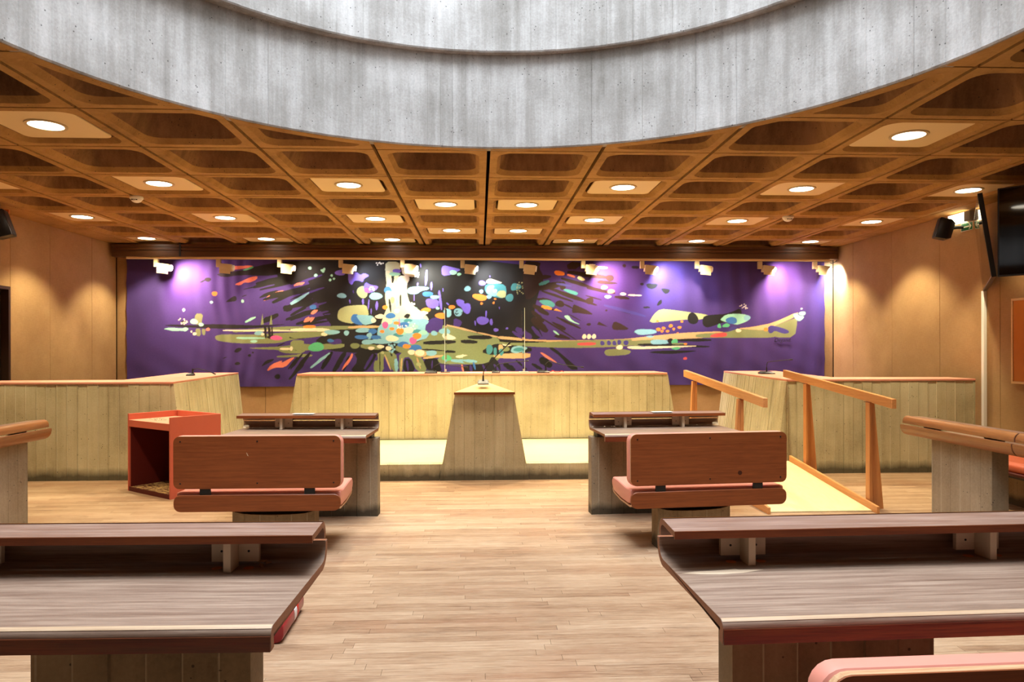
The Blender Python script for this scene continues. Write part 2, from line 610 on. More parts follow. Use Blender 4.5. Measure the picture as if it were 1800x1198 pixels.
panel_run(wf, WF - 0.016, 'x', [WL] + [WL + 1.228 * i for i in range(1, 10)] + [WR], 0, H, 0.016)

d1 = struct('door_1', MB().box(WL - 0.13, WL - 0.09, 8.34, 9.53, 0.005, 2.30), M['dark_door'], bevel=0.004)
MB().box(WL - 0.13, WL + 0.004, 9.53, 9.57, 0, 2.32).box(WL - 0.13, WL + 0.004, 8.30, 8.34, 0, 2.32).box(WL - 0.13, WL + 0.004, 8.34, 9.53, 2.28, 2.32).build('door_frame', M['dark_door'], d1)
MB().tube([(WL - 0.09, 8.46, 1.05), (WL - 0.04, 8.46, 1.05), (WL - 0.04, 8.58, 1.05)], 0.010).build('door_handle', M['chrome'], d1, smooth=0.6)

# floor: slab, single strips where they can be picked apart, the rest joined
fl = struct('floor', MB().box(WL - 0.14, WR + 0.14, WF - 0.14, WB + 0.14, -0.10, -0.011), M['gap'])
PW, PL = 0.062, 1.0
pm = MB().box(-PL / 2 + 0.0008, PL / 2 - 0.0008, -PW / 2 + 0.0006, PW / 2 - 0.0006, -0.011, 0)
rest = MB()
first, npl = None, 0
row = 0
y = WF
R = random.Random(3)
while y < WB:
    off = R.random() * PL
    x = WL - off
    while x < WR:
        a, b = max(x, WL), min(x + PL, WR)
        cx, cy = x + PL / 2, y + PW / 2
        if a == x and b == x + PL and abs(cx - 0.1) < 2.0 and 3.02 < cy < 8.15 and npl < 296:
            if first is None:
                first = pm.build('plank', M['floor'], fl)
                o = first
            else:
                o = first.copy()
                COL.objects.link(o)
            o.location = (cx, cy, 0)
            npl += 1
        elif b - a > 0.02:
            g = 0.0006
            rest.add([(a + g, y + g, 0), (b - g, y + g, 0), (b - g, y + PW - g, 0), (a + g, y + PW - g, 0)], [(0, 1, 2, 3)])
        x += PL
    y += PW
rest.build('plank_field', M['floor'], fl, kind='stuff')

# ------------------------------------------------------------------ ceiling of cast coffer units
XL = [-5.715] + [k + 0.085 for k in range(-5, 6)] + [5.945]
XL[2] -= 0.03
XL[9] += 0.02
Y0 = 6.336
ROWS = range(-9, 6)
cx0, cy0 = RING_C


def circ(r, n=96):
    return [(cx0 + r * math.cos(2 * PI * i / n), cy0 + r * math.sin(2 * PI * i / n)) for i in range(n)]


def tess(loops, z):
    pts = [Vector((p[0], p[1], 0)) for lp in loops for p in lp]
    tri = geometry.tessellate_polygon([[Vector((p[0], p[1], 0)) for p in lp] for lp in loops])
    return [(p.x, p.y, z) for p in pts], [tuple(t) for t in tri]


rect = [(WL - 0.14, WF - 0.14), (WR + 0.14, WF - 0.14), (WR + 0.14, WB + 0.14), (WL - 0.14, WB + 0.14)]
cb = MB()
vs, fs = tess([rect, circ(RING_R + 0.16)[::-1]], CT)
cb.add(vs, fs)
vs, fs = tess([rect, circ(RING_R + 0.16)[::-1]], CT + 0.1)
cb.add(vs, fs)
ceil = struct('ceiling', cb, M['gap'])
# border strips between the units and the walls
bs = MB()
bs.box(WL, XL[0] - 0.006, WF, WB, H, H + 0.05).box(XL[-1] + 0.006, WR, WF, WB, H, H + 0.05)
bs.box(XL[0], XL[-1], WF, Y0 + ROWS[0] - 0.005, H, H + 0.05)
bs.build('border_strip', M['ceil'], ceil)


def unit(x0, x1, y0, y1, clip=False):
    """one coffer: flat face with a rounded opening, sloping lip, deep well"""
    gx, gy = 0.016, 0.009
    ax, bx, ay, by = x0 + gx, x1 - gx, y0 + gy, y1 - gy
    w = x1 - x0

    def densify(lp, step):
        out = []
        for i in range(len(lp)):
            p, s = lp[i], lp[(i + 1) % len(lp)]
            k = max(1, int(math.hypot(p[0] - s[0], p[1] - s[1]) / step))
            out += [(p[0] + (s[0] - p[0]) * j / k, p[1] + (s[1] - p[1]) * j / k) for j in range(k)]
        return out

    def cut(lp, rad):
        """part of a loop lying outside the circle of the drum, closed along the arc"""
        lp = densify(lp, 0.02)
        ins = [math.hypot(p[0] - cx0, p[1] - cy0) < rad for p in lp]
        if not any(ins):
            return lp
        if all(ins):
            return []
        n = len(lp)
        s = next(i for i in range(n) if not ins[i] and ins[i - 1])
        out, i, cnt = [], s, 0
        while cnt < n:
            if not ins[i % n]:
                out.append(lp[i % n])
                i += 1
                cnt += 1
            else:
                while ins[i % n] and cnt < n:
                    i += 1
                    cnt += 1
                e0, e1 = out[-1], lp[i % n]
                a0 = math.atan2(e0[1] - cy0, e0[0] - cx0)
                a1 = math.atan2(e1[1] - cy0, e1[0] - cx0)
                d = (a1 - a0 + PI) % (2 * PI) - PI
                k = max(3, int(abs(d) * rad / 0.03))
                out += [(cx0 + rad * math.cos(a0 + d * j / k), cy0 + rad * math.sin(a0 + d * j / k)) for j in range(1, k)]
        return out

    def resample(lp, n=64):
        mx, my = (x0 + x1) / 2 - cx0, (y0 + y1) / 2 - cy0
        s = max(range(len(lp)), key=lambda i: lp[i][0] * mx + lp[i][1] * my)
        lp = lp[s:] + lp[:s]
        seg = [math.hypot(lp[i][0] - lp[(i + 1) % len(lp)][0], lp[i][1] - lp[(i + 1) % len(lp)][1]) for i in range(len(lp))]
        tot = sum(seg)
        out, i, acc = [], 0, 0.0
        for j in range(n):
            t = tot * j / n
            while acc + seg[i] < t:
                acc += seg[i]
                i += 1
            f = (t - acc) / (seg[i] or 1)
            p, r2 = lp[i], lp[(i + 1) % len(lp)]
            out.append((p[0] + (r2[0] - p[0]) * f, p[1] + (r2[1] - p[1]) * f))
        return out

    def opening(m, r, rad):
        lp = rrect(x0 + m, x1 - m, y0 + m, y1 - m, r, 6)
        if clip:
            lp = cut(lp, rad)
            if len(lp) > 8:
                lp = resample(lp)
        return lp

    def area(lp):
        return abs(sum(lp[i][0] * lp[(i + 1) % len(lp)][1] - lp[(i + 1) % len(lp)][0] * lp[i][1] for i in range(len(lp)))) / 2
    outer = [(ax, ay), (bx, ay), (bx, by), (ax, by)]
    if clip:
        outer = cut(outer, RING_R + 0.02)
        if len(outer) < 4:
            return None, None
    face, well = MB(), MB()
    ops = [opening(0.085, 0.13, RING_R + 0.11), opening(0.118, 0.125, RING_R + 0.14), opening(0.16, 0.11, RING_R + 0.17), opening(0.20, 0.10, RING_R + 0.19)]
    if clip and (area(outer) < 0.01):
        return None, None
    if clip and (min(len(o) for o in ops) < 8 or area(ops[3]) < 0.010):
        v, f = tess([outer], H)
        face.add(v, f)
        n = len(outer)
        face.loft([[(p[0], p[1], H) for p in outer], [(p[0], p[1], H + 0.05) for p in outer]], False)
        return face, None
    v, f = tess([outer, ops[0][::-1]], H)
    face.add(v, f)
    face.loft([[(p[0], p[1], H) for p in outer], [(p[0], p[1], H + 0.05) for p in outer]], False)
    zs = [H, H + 0.045, H + 0.17, H + 0.36]
    n = len(ops[0])
    lp3 = [[(p[0], p[1], z) for p in lp] for lp, z in zip(ops, zs)]
    face.loft(lp3[:2], False)
    well.loft(lp3[1:], False)
    v, f = tess([ops[3]], zs[3])
    well.add(v, f)
    return face, well


LAMPS = {}
proto = None
for r in ROWS:
    for c in range(len(XL) - 1):
        x0, x1, y0, y1 = XL[c], XL[c + 1], Y0 + r, Y0 + r + 1
        cs = [(x0, y0), (x1, y0), (x1, y1), (x0, y1)]
        near = [min(max(cx0, x0), x1), min(max(cy0, y0), y1)]
        dmin = math.hypot(near[0] - cx0, near[1] - cy0)
        dmax = max(math.hypot(p[0] - cx0, p[1] - cy0) for p in cs)
        if dmax < RING_R + 0.01:
            continue
        clip = dmin < RING_R + 0.16
        std = (not clip) and abs((x1 - x0) - 1.0) < 1e-6
        if std:
            if proto is None:
                fa, we = unit(0, 1, 0, 1)
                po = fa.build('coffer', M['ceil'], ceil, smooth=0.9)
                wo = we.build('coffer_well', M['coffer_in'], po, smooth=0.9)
                proto = po
            else:
                po = proto.copy()
                COL.objects.link(po)
                wo = proto.children[0].copy()
                COL.objects.link(wo)
                wo.parent = po
            po.location = (x0, y0, 0)
        else:
            fa, we = unit(x0, x1, y0, y1, clip)
            if fa is None:
                continue
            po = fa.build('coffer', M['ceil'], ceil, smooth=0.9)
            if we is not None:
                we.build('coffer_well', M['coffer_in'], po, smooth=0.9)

# ------------------------------------------------------------------ concrete drum of the skylight
def drum(name, c, r, z0, z1, t, nb, rim):
    R = random.Random(nb)
    mb = MB()
    prof = []
    for i in range(nb):
        a0, a1 = 2 * PI * i / nb, 2 * PI * (i + 1) / nb
        d = R.uniform(-0.003, 0.003)
        w = 0.06 * (a1 - a0)
        prof += [(a0 + w, d), ((a0 + a1) / 2, d), (a1 - w, d), (a1, 0.004 if R.random() < 0.2 else 0.0)]
    n = len(prof)
    inn = lambda z, e=0.0: [(c[0] + (r - d + e) * math.cos(a), c[1] + (r - d + e) * math.sin(a), z) for a, d in prof]
    out = lambda z: [(c[0] + (r + t) * math.cos(a), c[1] + (r + t) * math.sin(a), z) for a, d in prof]
    mb.loft([inn(z0, 0.006), inn(z0 + 0.012), inn(z1), out(z1), out(z0), inn(z0, 0.006)], False)
    return struct(name, mb, M['ring'], smooth=0.25)


UC, UR, UZ = (0.115, 3.40), 2.80, 4.07
drum('trim_1', RING_C, RING_R, H + 0.002, UZ, 0.085, 168, 0)
drum('trim_2', UC, UR, UZ, H + 7.0, 0.45, 160, 0)

# pelmet housing in front of the back wall
pel = thing('screen_housing', 'long brown ribbed housing fixed under the ceiling above the tapestry', 'screen housing', (0, 12.0, 3.03))
pp = [(0.0, 0.0), (0.0, 0.085), (0.014, 0.092), (0.014, 0.104), (0.0, 0.110), (0.0, 0.140), (0.014, 0.147), (0.014, 0.160), (0.0, 0.166), (0.0, 0.200), (0.16, 0.200), (0.16, 0.0)]
MB().prism(pp, 'x', -6.0, 6.13).build('housing', M['pelmet'], pel)
MB().box(-6.012, -6.0, -0.004, 0.164, -0.004, 0.206).build('end_cap', M['pelmet'], pel)
MB().box(6.13, 6.142, -0.004, 0.164, -0.004, 0.206).build('end_cap', M['pelmet'], pel)
MB().box(-4.93, -4.90, -0.006, 0.164, 0.0, 0.222).build('bracket', M['black'], pel)
trk = thing('lighting_track', 'thin cream lighting track running along the top of the tapestry', 'light track', (0, 12.06, 2.992))
MB().box(-5.80, 6.02, -0.025, 0.030, 0.0, 0.036).build('rail', M['cream_strip'], trk)
MB().box(-5.80, 6.02, -0.008, 0.008, -0.004, 0.002).build('slot', M['black'], trk)
flat('cable', MB().tube([(6.156, 12.10, 3.20), (6.162, 12.09, 3.10), (6.160, 12.10, 3.00), (6.10, 12.15, 2.97), (6.06, 12.12, 2.985), (6.03, 12.09, 3.000)], 0.008, 6), M['black'],
     'dark loose cable hanging from the right end of the brown housing', 'cable', smooth=0.7)

# raised platform
pf = thing('raised_platform', "low concrete platform with bright pale deck below the judges' bench", 'platform', (0, 8.2, 0))
for xa, xb, xc, xd, sd in ((-2.55, -0.462, -2.55, -0.429, 5), (0.568, 2.42, 0.535, 2.42, 6)):
    kb = MB()
    board_face(kb, xa, xb, xc, xd, 0, 0.186, 0, 0.16, 0.115, seed=sd)
    kb.build('kerb', M['conc'], pf)
dk = MB()
for i in range(11):
    ya, yb = 0.162 + i * 0.19, 0.162 + (i + 1) * 0.19 - 0.001
    for xa, xb in (((-2.55, -0.428), (0.534, 2.42)) if i < 3 else ((-2.55, 2.42),)):
        dk.box(xa, xb, ya, yb, 0.165, 0.184)
dk.build('deck', M['deck'], pf)
MB().box(-2.55, -0.462, 0.162, 0.74, 0, 0.164).box(0.568, 2.42, 0.162, 0.74, 0, 0.164).box(-2.55, 2.42, 0.741, 2.25, 0, 0.164).build('core', M['conc'], pf)

# ================================================================== CONCRETE COUNTERS
# judges' bench
jb = thing('judges_bench', "long pale board-marked concrete bench in the middle in front of the tapestry", 'bench', (0.06, 10.5, 0.0))
m = MB()
board_face(m, -2.88, 2.88, -2.71, 2.73, 0.186, 1.118, 0, 0.14, 0.115, seed=8)
m.build('front_panel', M['conc'], jb)
for s in (-1, 1):
    m = MB()
    b, t = (2.88, 2.72)
    m.loft([[(s * b, 0.141, 0.186), (s * t, 0.141, 1.118), (s * (t - 0.14), 0.141, 1.118), (s * (b - 0.14), 0.141, 0.186)],
            [(s * b, 0.80, 0.186), (s * t, 0.80, 1.118), (s * (t - 0.14), 0.80, 1.118), (s * (b - 0.14), 0.80, 0.186)]])
    m.build('end_panel', M['conc'], jb)
MB().box(-2.70, 2.72, -0.012, 0.80, 1.119, 1.145).build('counter_top', M['lino'], jb, bevel=0.004)
MB().box(-2.88, 2.88, 0.16, 1.75, -0.0, 0.185).build('plinth', M['conc'], jb)


def wing(name, label, sgn, xo, xt, xb, xe):
    """side counter: front wall facing the room and a battered arm running back to the tapestry"""
    t = thing(name, label, 'counter', (0, 8.41, 0))
    m = MB()
    if sgn < 0:
        board_face(m, xo, xb, xo, xt, 0, 1.105, 0, 0.14, 0.115, seed=21)
    else:
        board_face(m, xb, xo, xt, xo, 0, 1.105, 0, 0.14, 0.115, seed=22)
    m.build('front_panel', M['conc'], t)
    # arm: battered face from the front corner to its far end, with board prints
    L = 3.25
    Rr = random.Random(31)
    lo, hi, lo2, hi2 = [], [], [], []
    dx = xe - xt
    m = MB()
    cuts = []
    us = [(i * 0.115 - 0.141) / (L - 0.141) for i in range(2, 28)]
    d = 0.0
    cuts = [(0.0, 0.0)]
    for u in us:
        nd = Rr.uniform(-0.0025, 0.0025)
        cuts += [(u - 0.0013, d), (u, 0.005), (u + 0.0013, nd)]
        d = nd
    cuts.append((1.0, d))
    vs, fs = [], []
    for u, d in cuts:
        yy = 0.141 + u * (L - 0.141)
        bx, tx = xb + dx * u - sgn * d, xt + dx * u - sgn * d
        vs += [(bx, yy, 0), (tx, yy, 1.105), (tx + sgn * 0.14, yy, 1.105), (bx + sgn * 0.14, yy, 0)]
    for i in range(len(cuts) - 1):
        p, q = 4 * i, 4 * i + 4
        fs += [(p, q, q + 1, p + 1), (p + 1, q + 1, q + 2, p + 2), (p + 2, q + 2, q + 3, p + 3), (p + 3, q + 3, q, p)]
    e = 4 * (len(cuts) - 1)
    fs += [(0, 1, 2, 3), (e, e + 3, e + 2, e + 1)]
    m.add(vs, fs)
    m.build('side_panel', M['conc_arm'], t)
    s = sgn
    top = [(xt, -0.008), (xo, -0.008), (xo, 0.50), (xt + s * 0.86, 0.62), (xe + s * 0.86, L), (xe, L)]
    MB().prism(top, 'z', 1.106, 1.130).build('counter_top', M['lino'], t, bevel=0.003)
    return t


wing('side_counter', 'long concrete side counter with pink top at the left wall', -1, -6.03, -3.52, -3.40, -3.86)
wing('side_counter', 'greenish concrete side counter with pink top behind the wooden ramp', 1, 6.00, 3.67, 3.53, 4.03)

# witness stand
ws = thing('witness_stand', 'tapering concrete stand with triangular wooden top in the middle of the platform', 'lectern', (0.053, 8.19, 0))
m = MB()
board_face(m, -0.512, 0.512, -0.335, 0.338, 0, 0.985, 0, 0.06, 0.115, seed=13)
m.build('front_panel', M['conc'], ws)
m = MB()
m.loft([[(-0.500, 0.061, 0), (0.500, 0.061, 0), (0.0, 0.60, 0)], [(-0.33, 0.061, 0.985), (0.33, 0.061, 0.985), (0.0, 0.44, 1.075)]])
m.build('rear_wedge', M['conc'], ws)
m = MB()
tv = [(-0.345, -0.014, 0.986), (0.350, -0.014, 0.986), (0.005, 0.50, 1.090)]
m.loft([tv, [(a, b, c + 0.022) for a, b, c in tv]])
m.build('triangular_top', M['light_ply'], ws, bevel=0.003)
MB().box(-0.345, 0.350, -0.030, -0.0145, 0.982, 1.008).build('edge_strip', M['bench_wood'], ws)

# ================================================================== DESKS
def desk(name, label, w, loc, rz, brackets, legs, woods, group=None, leg_top=0.748):
    """local: x along the width, front (sitter) edge at y=0, y to the rear; one bent ply top, raised bent shelf"""
    t = thing(name, label, 'desk', loc, rz, group)
    x0, x1 = -w / 2, w / 2
    T = 0.024
    path = [(0.003, 0.712), (0.0, 0.74)] + arc(0.022, 0.753, 0.022, 180, 90, 5) + [(0.556, 0.775)] + \
        [(0.556 + 0.050 * math.sin(math.radians(a)), 0.825 - 0.050 * math.cos(math.radians(a))) for a in (15, 30, 45, 60, 75, 90)] + [(0.606, 0.838)]
    prof = sheet(path, -T)
    top = MB().prism(prof, 'x', x0, x1).build('desk_top', woods[0], t, smooth=0.5, ends=M['ply_end'])
    MB().prism(sheet(arc(0.022, 0.753, 0.0224, 132, 95, 4), 0.0006), 'x', x0 + 0.001, x1 - 0.001).build('nosing', M['nosing'], t, smooth=0.8)
    MB().box(x0 + 0.001, x1 - 0.001, 0.6075, 0.6305, 0.8375, 0.8395).build('lip_edge', M['ply_end'], t)
    # varnished apron skin on the front turn-down, and the outer skin of the rear lip
    MB().box(x0 + 0.001, x1 - 0.001, -0.0035, 0.0008, 0.712, 0.752).build('apron', woods[1], t)
    po = [(0.556 + 0.0755 * math.sin(math.radians(a)), 0.825 - 0.0755 * math.cos(math.radians(a))) for a in (6, 20, 36, 52, 68, 90)] + [(0.6315, 0.838)]
    MB().prism(sheet(po, -0.0015), 'x', x0 + 0.001, x1 - 0.001).build('rear_lip', woods[3], t, smooth=0.5)
    # shelf
    sp = [(0.430, 0.9045), (0.55, 0.913)] + \
         [(0.560 + 0.048 * math.cos(math.radians(a)), 0.866 + 0.048 * math.sin(math.radians(a))) for a in (88, 70, 52, 34, 16, 2)] + [(0.607, 0.850)]
    MB().prism(sheet(sp, -0.020), 'x', x0, x1).build('shelf', woods[2], t, smooth=0.5, ends=M['ply_end'])
    MB().box(x0 + 0.0, x1 - 0.0, 0.4255, 0.4295, 0.879, 0.904).build('shelf_edge', M['bench_wood'], t)
    pr = [(0.560 + 0.0495 * math.cos(math.radians(a)), 0.866 + 0.0495 * math.sin(math.radians(a))) for a in (76, 60, 44, 28, 12, 0)] + [(0.6095, 0.851)]
    MB().prism(sheet(pr, 0.0015), 'x', x0 + 0.001, x1 - 0.001).build('shelf_lip', woods[3], t, smooth=0.5)
    for bx in brackets:
        b = MB().box(bx - 0.079, bx + 0.079, 0.538, 0.556, 0.790, 0.889).build('bracket', M['bracket'], t, bevel=0.001)
        MB().box(bx - 0.012, bx + 0.012, 0.462, 0.5375, 0.776, 0.884).build('fin', M['bracket'], b, bevel=0.001)
        for s in (-1, 1):
            MB().lathe([(0.004, -0.001), (0.004, 0.0006)], (0, 0), 10, Matrix.Translation((bx + s * 0.045, 0.5375, 0.825)) @ Matrix.Rotation(PI / 2, 4, 'X')).build('screw', M['black'], b)
            MB().lathe([(0.017, 0.7752), (0.017, 0.7760)], (bx + s * 0.052, 0.515), 14).build('plug', M['plug'], t)
    for i, (a, b) in enumerate(legs):
        m = MB()
        board_face(m, a, b, a, b, 0, leg_top, 0.420, 0.545, 0.115, seed=40 + i)
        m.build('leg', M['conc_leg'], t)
        if leg_top < 0.74:
            MB().box(a + 0.05, b - 0.05, 0.40, 0.54, leg_top + 0.001, 0.7495).build('bearer', M['black'], t)
    return t


NW = (M['tan_desk'], M['apron'], M['shelf_wood'], M['roll_wood'])
rad = math.radians


def place(xc, y, rz, w, at):
    """centre of the front edge when the end at local x=at*w/2 must land on (xc, y)"""
    lx = at * w / 2
    return (xc - lx * math.cos(rz), y - lx * math.sin(rz), 0)


W1 = 2.2
r = rad(-1.2)
DL1 = desk('desk', 'large worn front-row desk at bottom left with a scrap of crumpled wrapper on it', W1, place(-0.545, 1.893, r, W1, 1), r,
           [W1 / 2 - 0.285, W1 / 2 - 1.135, -W1 / 2 + 0.285], [(W1 / 2 - 0.885, W1 / 2 - 0.195), (-W1 / 2 + 0.195, -W1 / 2 + 0.885)], NW)
r = rad(1.7)
DR1 = desk('desk', 'large worn front-row desk at bottom right with a pale bare streak in its top', W1, place(0.646, 1.878, r, W1, -1), r,
           [-W1 / 2 + 0.275, -W1 / 2 + 1.125, W1 / 2 - 0.275], [(-W1 / 2 + 0.19, -W1 / 2 + 0.88), (W1 / 2 - 0.88, W1 / 2 - 0.19)], NW)
W2 = 1.245
r = rad(-2.2)
DL2 = desk('desk', 'smaller desk behind the left mahogany bench near the red lectern box', W2, place(-0.955, 6.06, r, W2, 1), r,
           [-0.235, 0.315], [(W2 / 2 - 0.93, W2 / 2 + 0.022)], NW, leg_top=0.70)
r = rad(4.0)
DR2 = desk('desk', 'smaller desk behind the right mahogany bench near the ramp', W2, place(1.060, 6.02, r, W2, -1), r,
           [-0.315, 0.235], [(-W2 / 2 - 0.022, -W2 / 2 + 0.93)], NW, leg_top=0.70)
WS = 1.30
desk('desk', 'desk turned sideways by the right wall with curved wooden back on a concrete slab', WS, (4.285, 5.416, 0), PI / 2, [-0.36, 0.36], [(-0.35, 0.35)], NW)
desk('desk', 'sideways desk at the right edge joining on in front of the other sideways one', WS, (4.285, 5.416 - WS - 0.012, 0), PI / 2, [-0.36, 0.36], [(-0.35, 0.35)], NW)
desk('desk', 'desk turned sideways at the left edge with curved wooden back on a concrete slab', WS, (-4.235, 6.20 - WS / 2, 0), -PI / 2, [-0.36, 0.36], [(-0.47, 0.40)], NW)

# ================================================================== BENCH SEATS
def bench(label, w, loc, rz, ped, back=True, marks=()):
    t = thing('bench_seat', label, 'bench', loc, rz)
    x0, x1 = -w / 2, w / 2
    if back:
        lp = rrect(x0, x1, 0.486, 0.868, 0.045, 5)
        b = MB().prism(lp, 'y', 0.0, 0.005).build('backrest', M['bench_wood'], t)
        for sx in (x0 + 0.05, 0, x1 - 0.05):
            for sz in (0.525, 0.83):
                MB().lathe([(0.006, 0), (0.006, 0.002)], (0, 0), 8, Matrix.Translation((sx, 0.0, sz)) @ Matrix.Rotation(PI / 2, 4, 'X')).build('screw', M['black'], b)
        MB().prism(rrect(x0, x1, 0.486, 0.868, 0.045, 5), 'y', 0.0055, 0.0235).build('plywood_edge', M['ply_edge'], b)
        MB().prism(rrect(x0 - 0.010, x1 + 0.010, 0.482, 0.870, 0.055, 5), 'y', 0.024, 0.085).build('back_cushion', M['cushion'], t, bevel=0.018, seg=3)
        for kind, mx, mz in marks:
            if kind == 'knot':
                MB().lathe([(0.017, 0), (0.017, 0.0006)], (0, 0), 14, Matrix.Translation((mx, 0.0, mz)) @ Matrix.Rotation(PI / 2, 4, 'X')).build('knot', M['knot'], b)
            else:
                MB().prism([(mx - 0.009, mz + 0.014), (mx - 0.005, mz + 0.012), (mx + 0.008, mz - 0.013), (mx - 0.001, mz - 0.009)], 'y', -0.0006, 0.0).build('nick', M['nosing'], b)
    # seat shell: bent ply, upright rear lip with rounded corners
    lipp = rrect(x0, x1, 0.318, 0.440, 0.05, 5)
    MB().prism(lipp, 'y', 0.0, 0.016).build('seat_lip', M['bench_wood'], t, bevel=0.003, seg=1)
    sp = [(0.0165, 0.40), (0.020, 0.35)] + [(0.07 - 0.05 * math.cos(math.radians(a)), 0.35 - 0.03 * math.sin(math.radians(a))) for a in (30, 60, 90)] + [(0.30, 0.322), (0.50, 0.345), (0.53, 0.372)]
    MB().prism(sheet(sp, 0.014), 'x', x0 + 0.012, x1 - 0.012).build('seat_shell', M['ply_edge'], t, smooth=0.6)
    cu = [(0.036, 0.455), (0.034, 0.395), (0.05, 0.352), (0.10, 0.341), (0.30, 0.344), (0.48, 0.362), (0.525, 0.40), (0.535, 0.44), (0.50, 0.472), (0.35, 0.468), (0.15, 0.452)]
    MB().prism(cu, 'x', x0 + 0.006, x1 - 0.006).build('seat_cushion', M['cushion'], t, bevel=0.016, seg=3)
    if back:
        for bx in (-0.375 * w / 1.2, 0.375 * w / 1.2):
            MB().prism([(0.003, 0.5), (0.017, 0.5), (0.017, 0.43), (0.033, 0.43), (0.033, 0.40), (0.017, 0.40), (0.017, 0.36), (0.0165, 0.36), (0.0165, 0.42), (0.003, 0.447)], 'x', bx - 0.038, bx + 0.038).build('bracket', M['black'], t)
    a, b = ped
    m = MB()
    sag = [(a, 0), (b, 0), (b, 0.312)] + [(b - 0.02 - (b - a - 0.04) * i / 10, 0.300 - 0.022 * math.sin(PI * i / 10) ** 0.5) for i in range(11)] + [(a, 0.312)]
    m.prism(sag, 'y', 0.06, 0.20)
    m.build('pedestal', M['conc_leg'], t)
    MB().box(a + 0.05, b - 0.05, 0.07, 0.40, 0.301, 0.3195).build('support_plate', M['black'], t)
    return t


r = rad(-0.4)
bench('mahogany bench seat on the left with pink cushions and a pale nick in its back', 1.205, (-1.622, 5.30, 0), r, (-0.20, 0.40), marks=(('nick', -0.07, 0.735),))
r = rad(5.5)
bench('mahogany bench seat on the right beside the ramp with pink cushions and a dark knot', 1.225, (1.722, 5.285, 0), r, (-0.385, 0.185), marks=(('knot', 0.237, 0.565),))
r = rad(1.7)
bench('bench back with pink cushion cut off at the bottom right corner', 1.60, (0.674 + 0.80, 1.372, 0), r, (-0.3, 0.3))
ts = bench('backless orange seat behind the sideways desks at the right edge', 1.24, (5.30, 6.46, 0), PI / 2, (-0.30, 0.30), back=False)
for c in ts.children:
    if c.name.startswith('seat_cushion'):
        c.data.materials[0] = M['seat_red']
    elif c.name.startswith('seat_'):
        c.data.materials[0] = M['maroon']

# ================================================================== RED LECTERN BOX
rb = thing('lectern_box', 'red painted wooden box lectern standing open-fronted on the floor at left', 'lectern', (-3.09, 7.30, 0), rad(-37.5))
# local: x to the left side is negative, front opening at y=0
Wb, Db, Hb = 0.83, 0.56, 0.82
MB().box(-0.022, 0, 0, Db, 0, Hb).build('side_panel', M['red_paint'], rb, bevel=0.002, seg=1)
MB().box(-Wb, -Wb + 0.022, 0, Db, 0, Hb).build('side_panel', M['red_paint'], rb, bevel=0.002, seg=1)
MB().box(-Wb + 0.0225, -0.0225, Db - 0.022, Db, 0, Hb).build('back_panel', M['red_paint'], rb, bevel=0.002, seg=1)
MB().box(-Wb + 0.0225, -0.0225, 0.001, Db - 0.0225, Hb - 0.085, Hb - 0.065).build('top_board', M['lino'], rb)
MB().box(-Wb + 0.0225, -0.0225, 0.0, 0.0195, Hb - 0.135, Hb - 0.0655).build('front_rail', M['red_paint'], rb)
MB().box(-Wb + 0.0225, -0.0225, 0.002, Db - 0.0225, 0.02, 0.042).build('base_board', M['worn_red'], rb)
MB().box(-Wb + 0.0225, -0.0225, 0.0, 0.0018, 0.0, 0.048).build('base_rail', M['maroon'], rb)
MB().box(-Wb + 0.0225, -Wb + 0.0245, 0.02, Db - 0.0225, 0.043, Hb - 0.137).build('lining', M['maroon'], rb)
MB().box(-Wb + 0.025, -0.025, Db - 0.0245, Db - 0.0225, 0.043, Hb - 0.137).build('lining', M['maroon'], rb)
pmx = Matrix.Translation((-3.09, 7.30, 0)) @ Matrix.Rotation(rad(-37.5), 4, 'Z')
po = pmx @ Vector((-0.58, 0.20, Hb - 0.0645))
pr = MB().box(-0.15, 0.15, -0.06, 0.06, 0, 0.0012).build('printed_sheet', M['printed'])
pr.location, pr.rotation_euler = po, (0, 0, rad(-52))
tag(pr, 'smudged printed sheet lying on top of the red box lectern', 'paper')

# ================================================================== RAMP WITH HANDRAILS
rp = thing('ramp', 'pale wooden ramp with beech handrails up to the platform at right', 'ramp', (0, 0, 0))
XR0, XR1, YA, YB = 2.60, 3.628, 6.42, 8.185
RH = 0.19


def rz_(y):
    return max(0.012, 0.012 + RH * (y - YA) / (YB - YA))


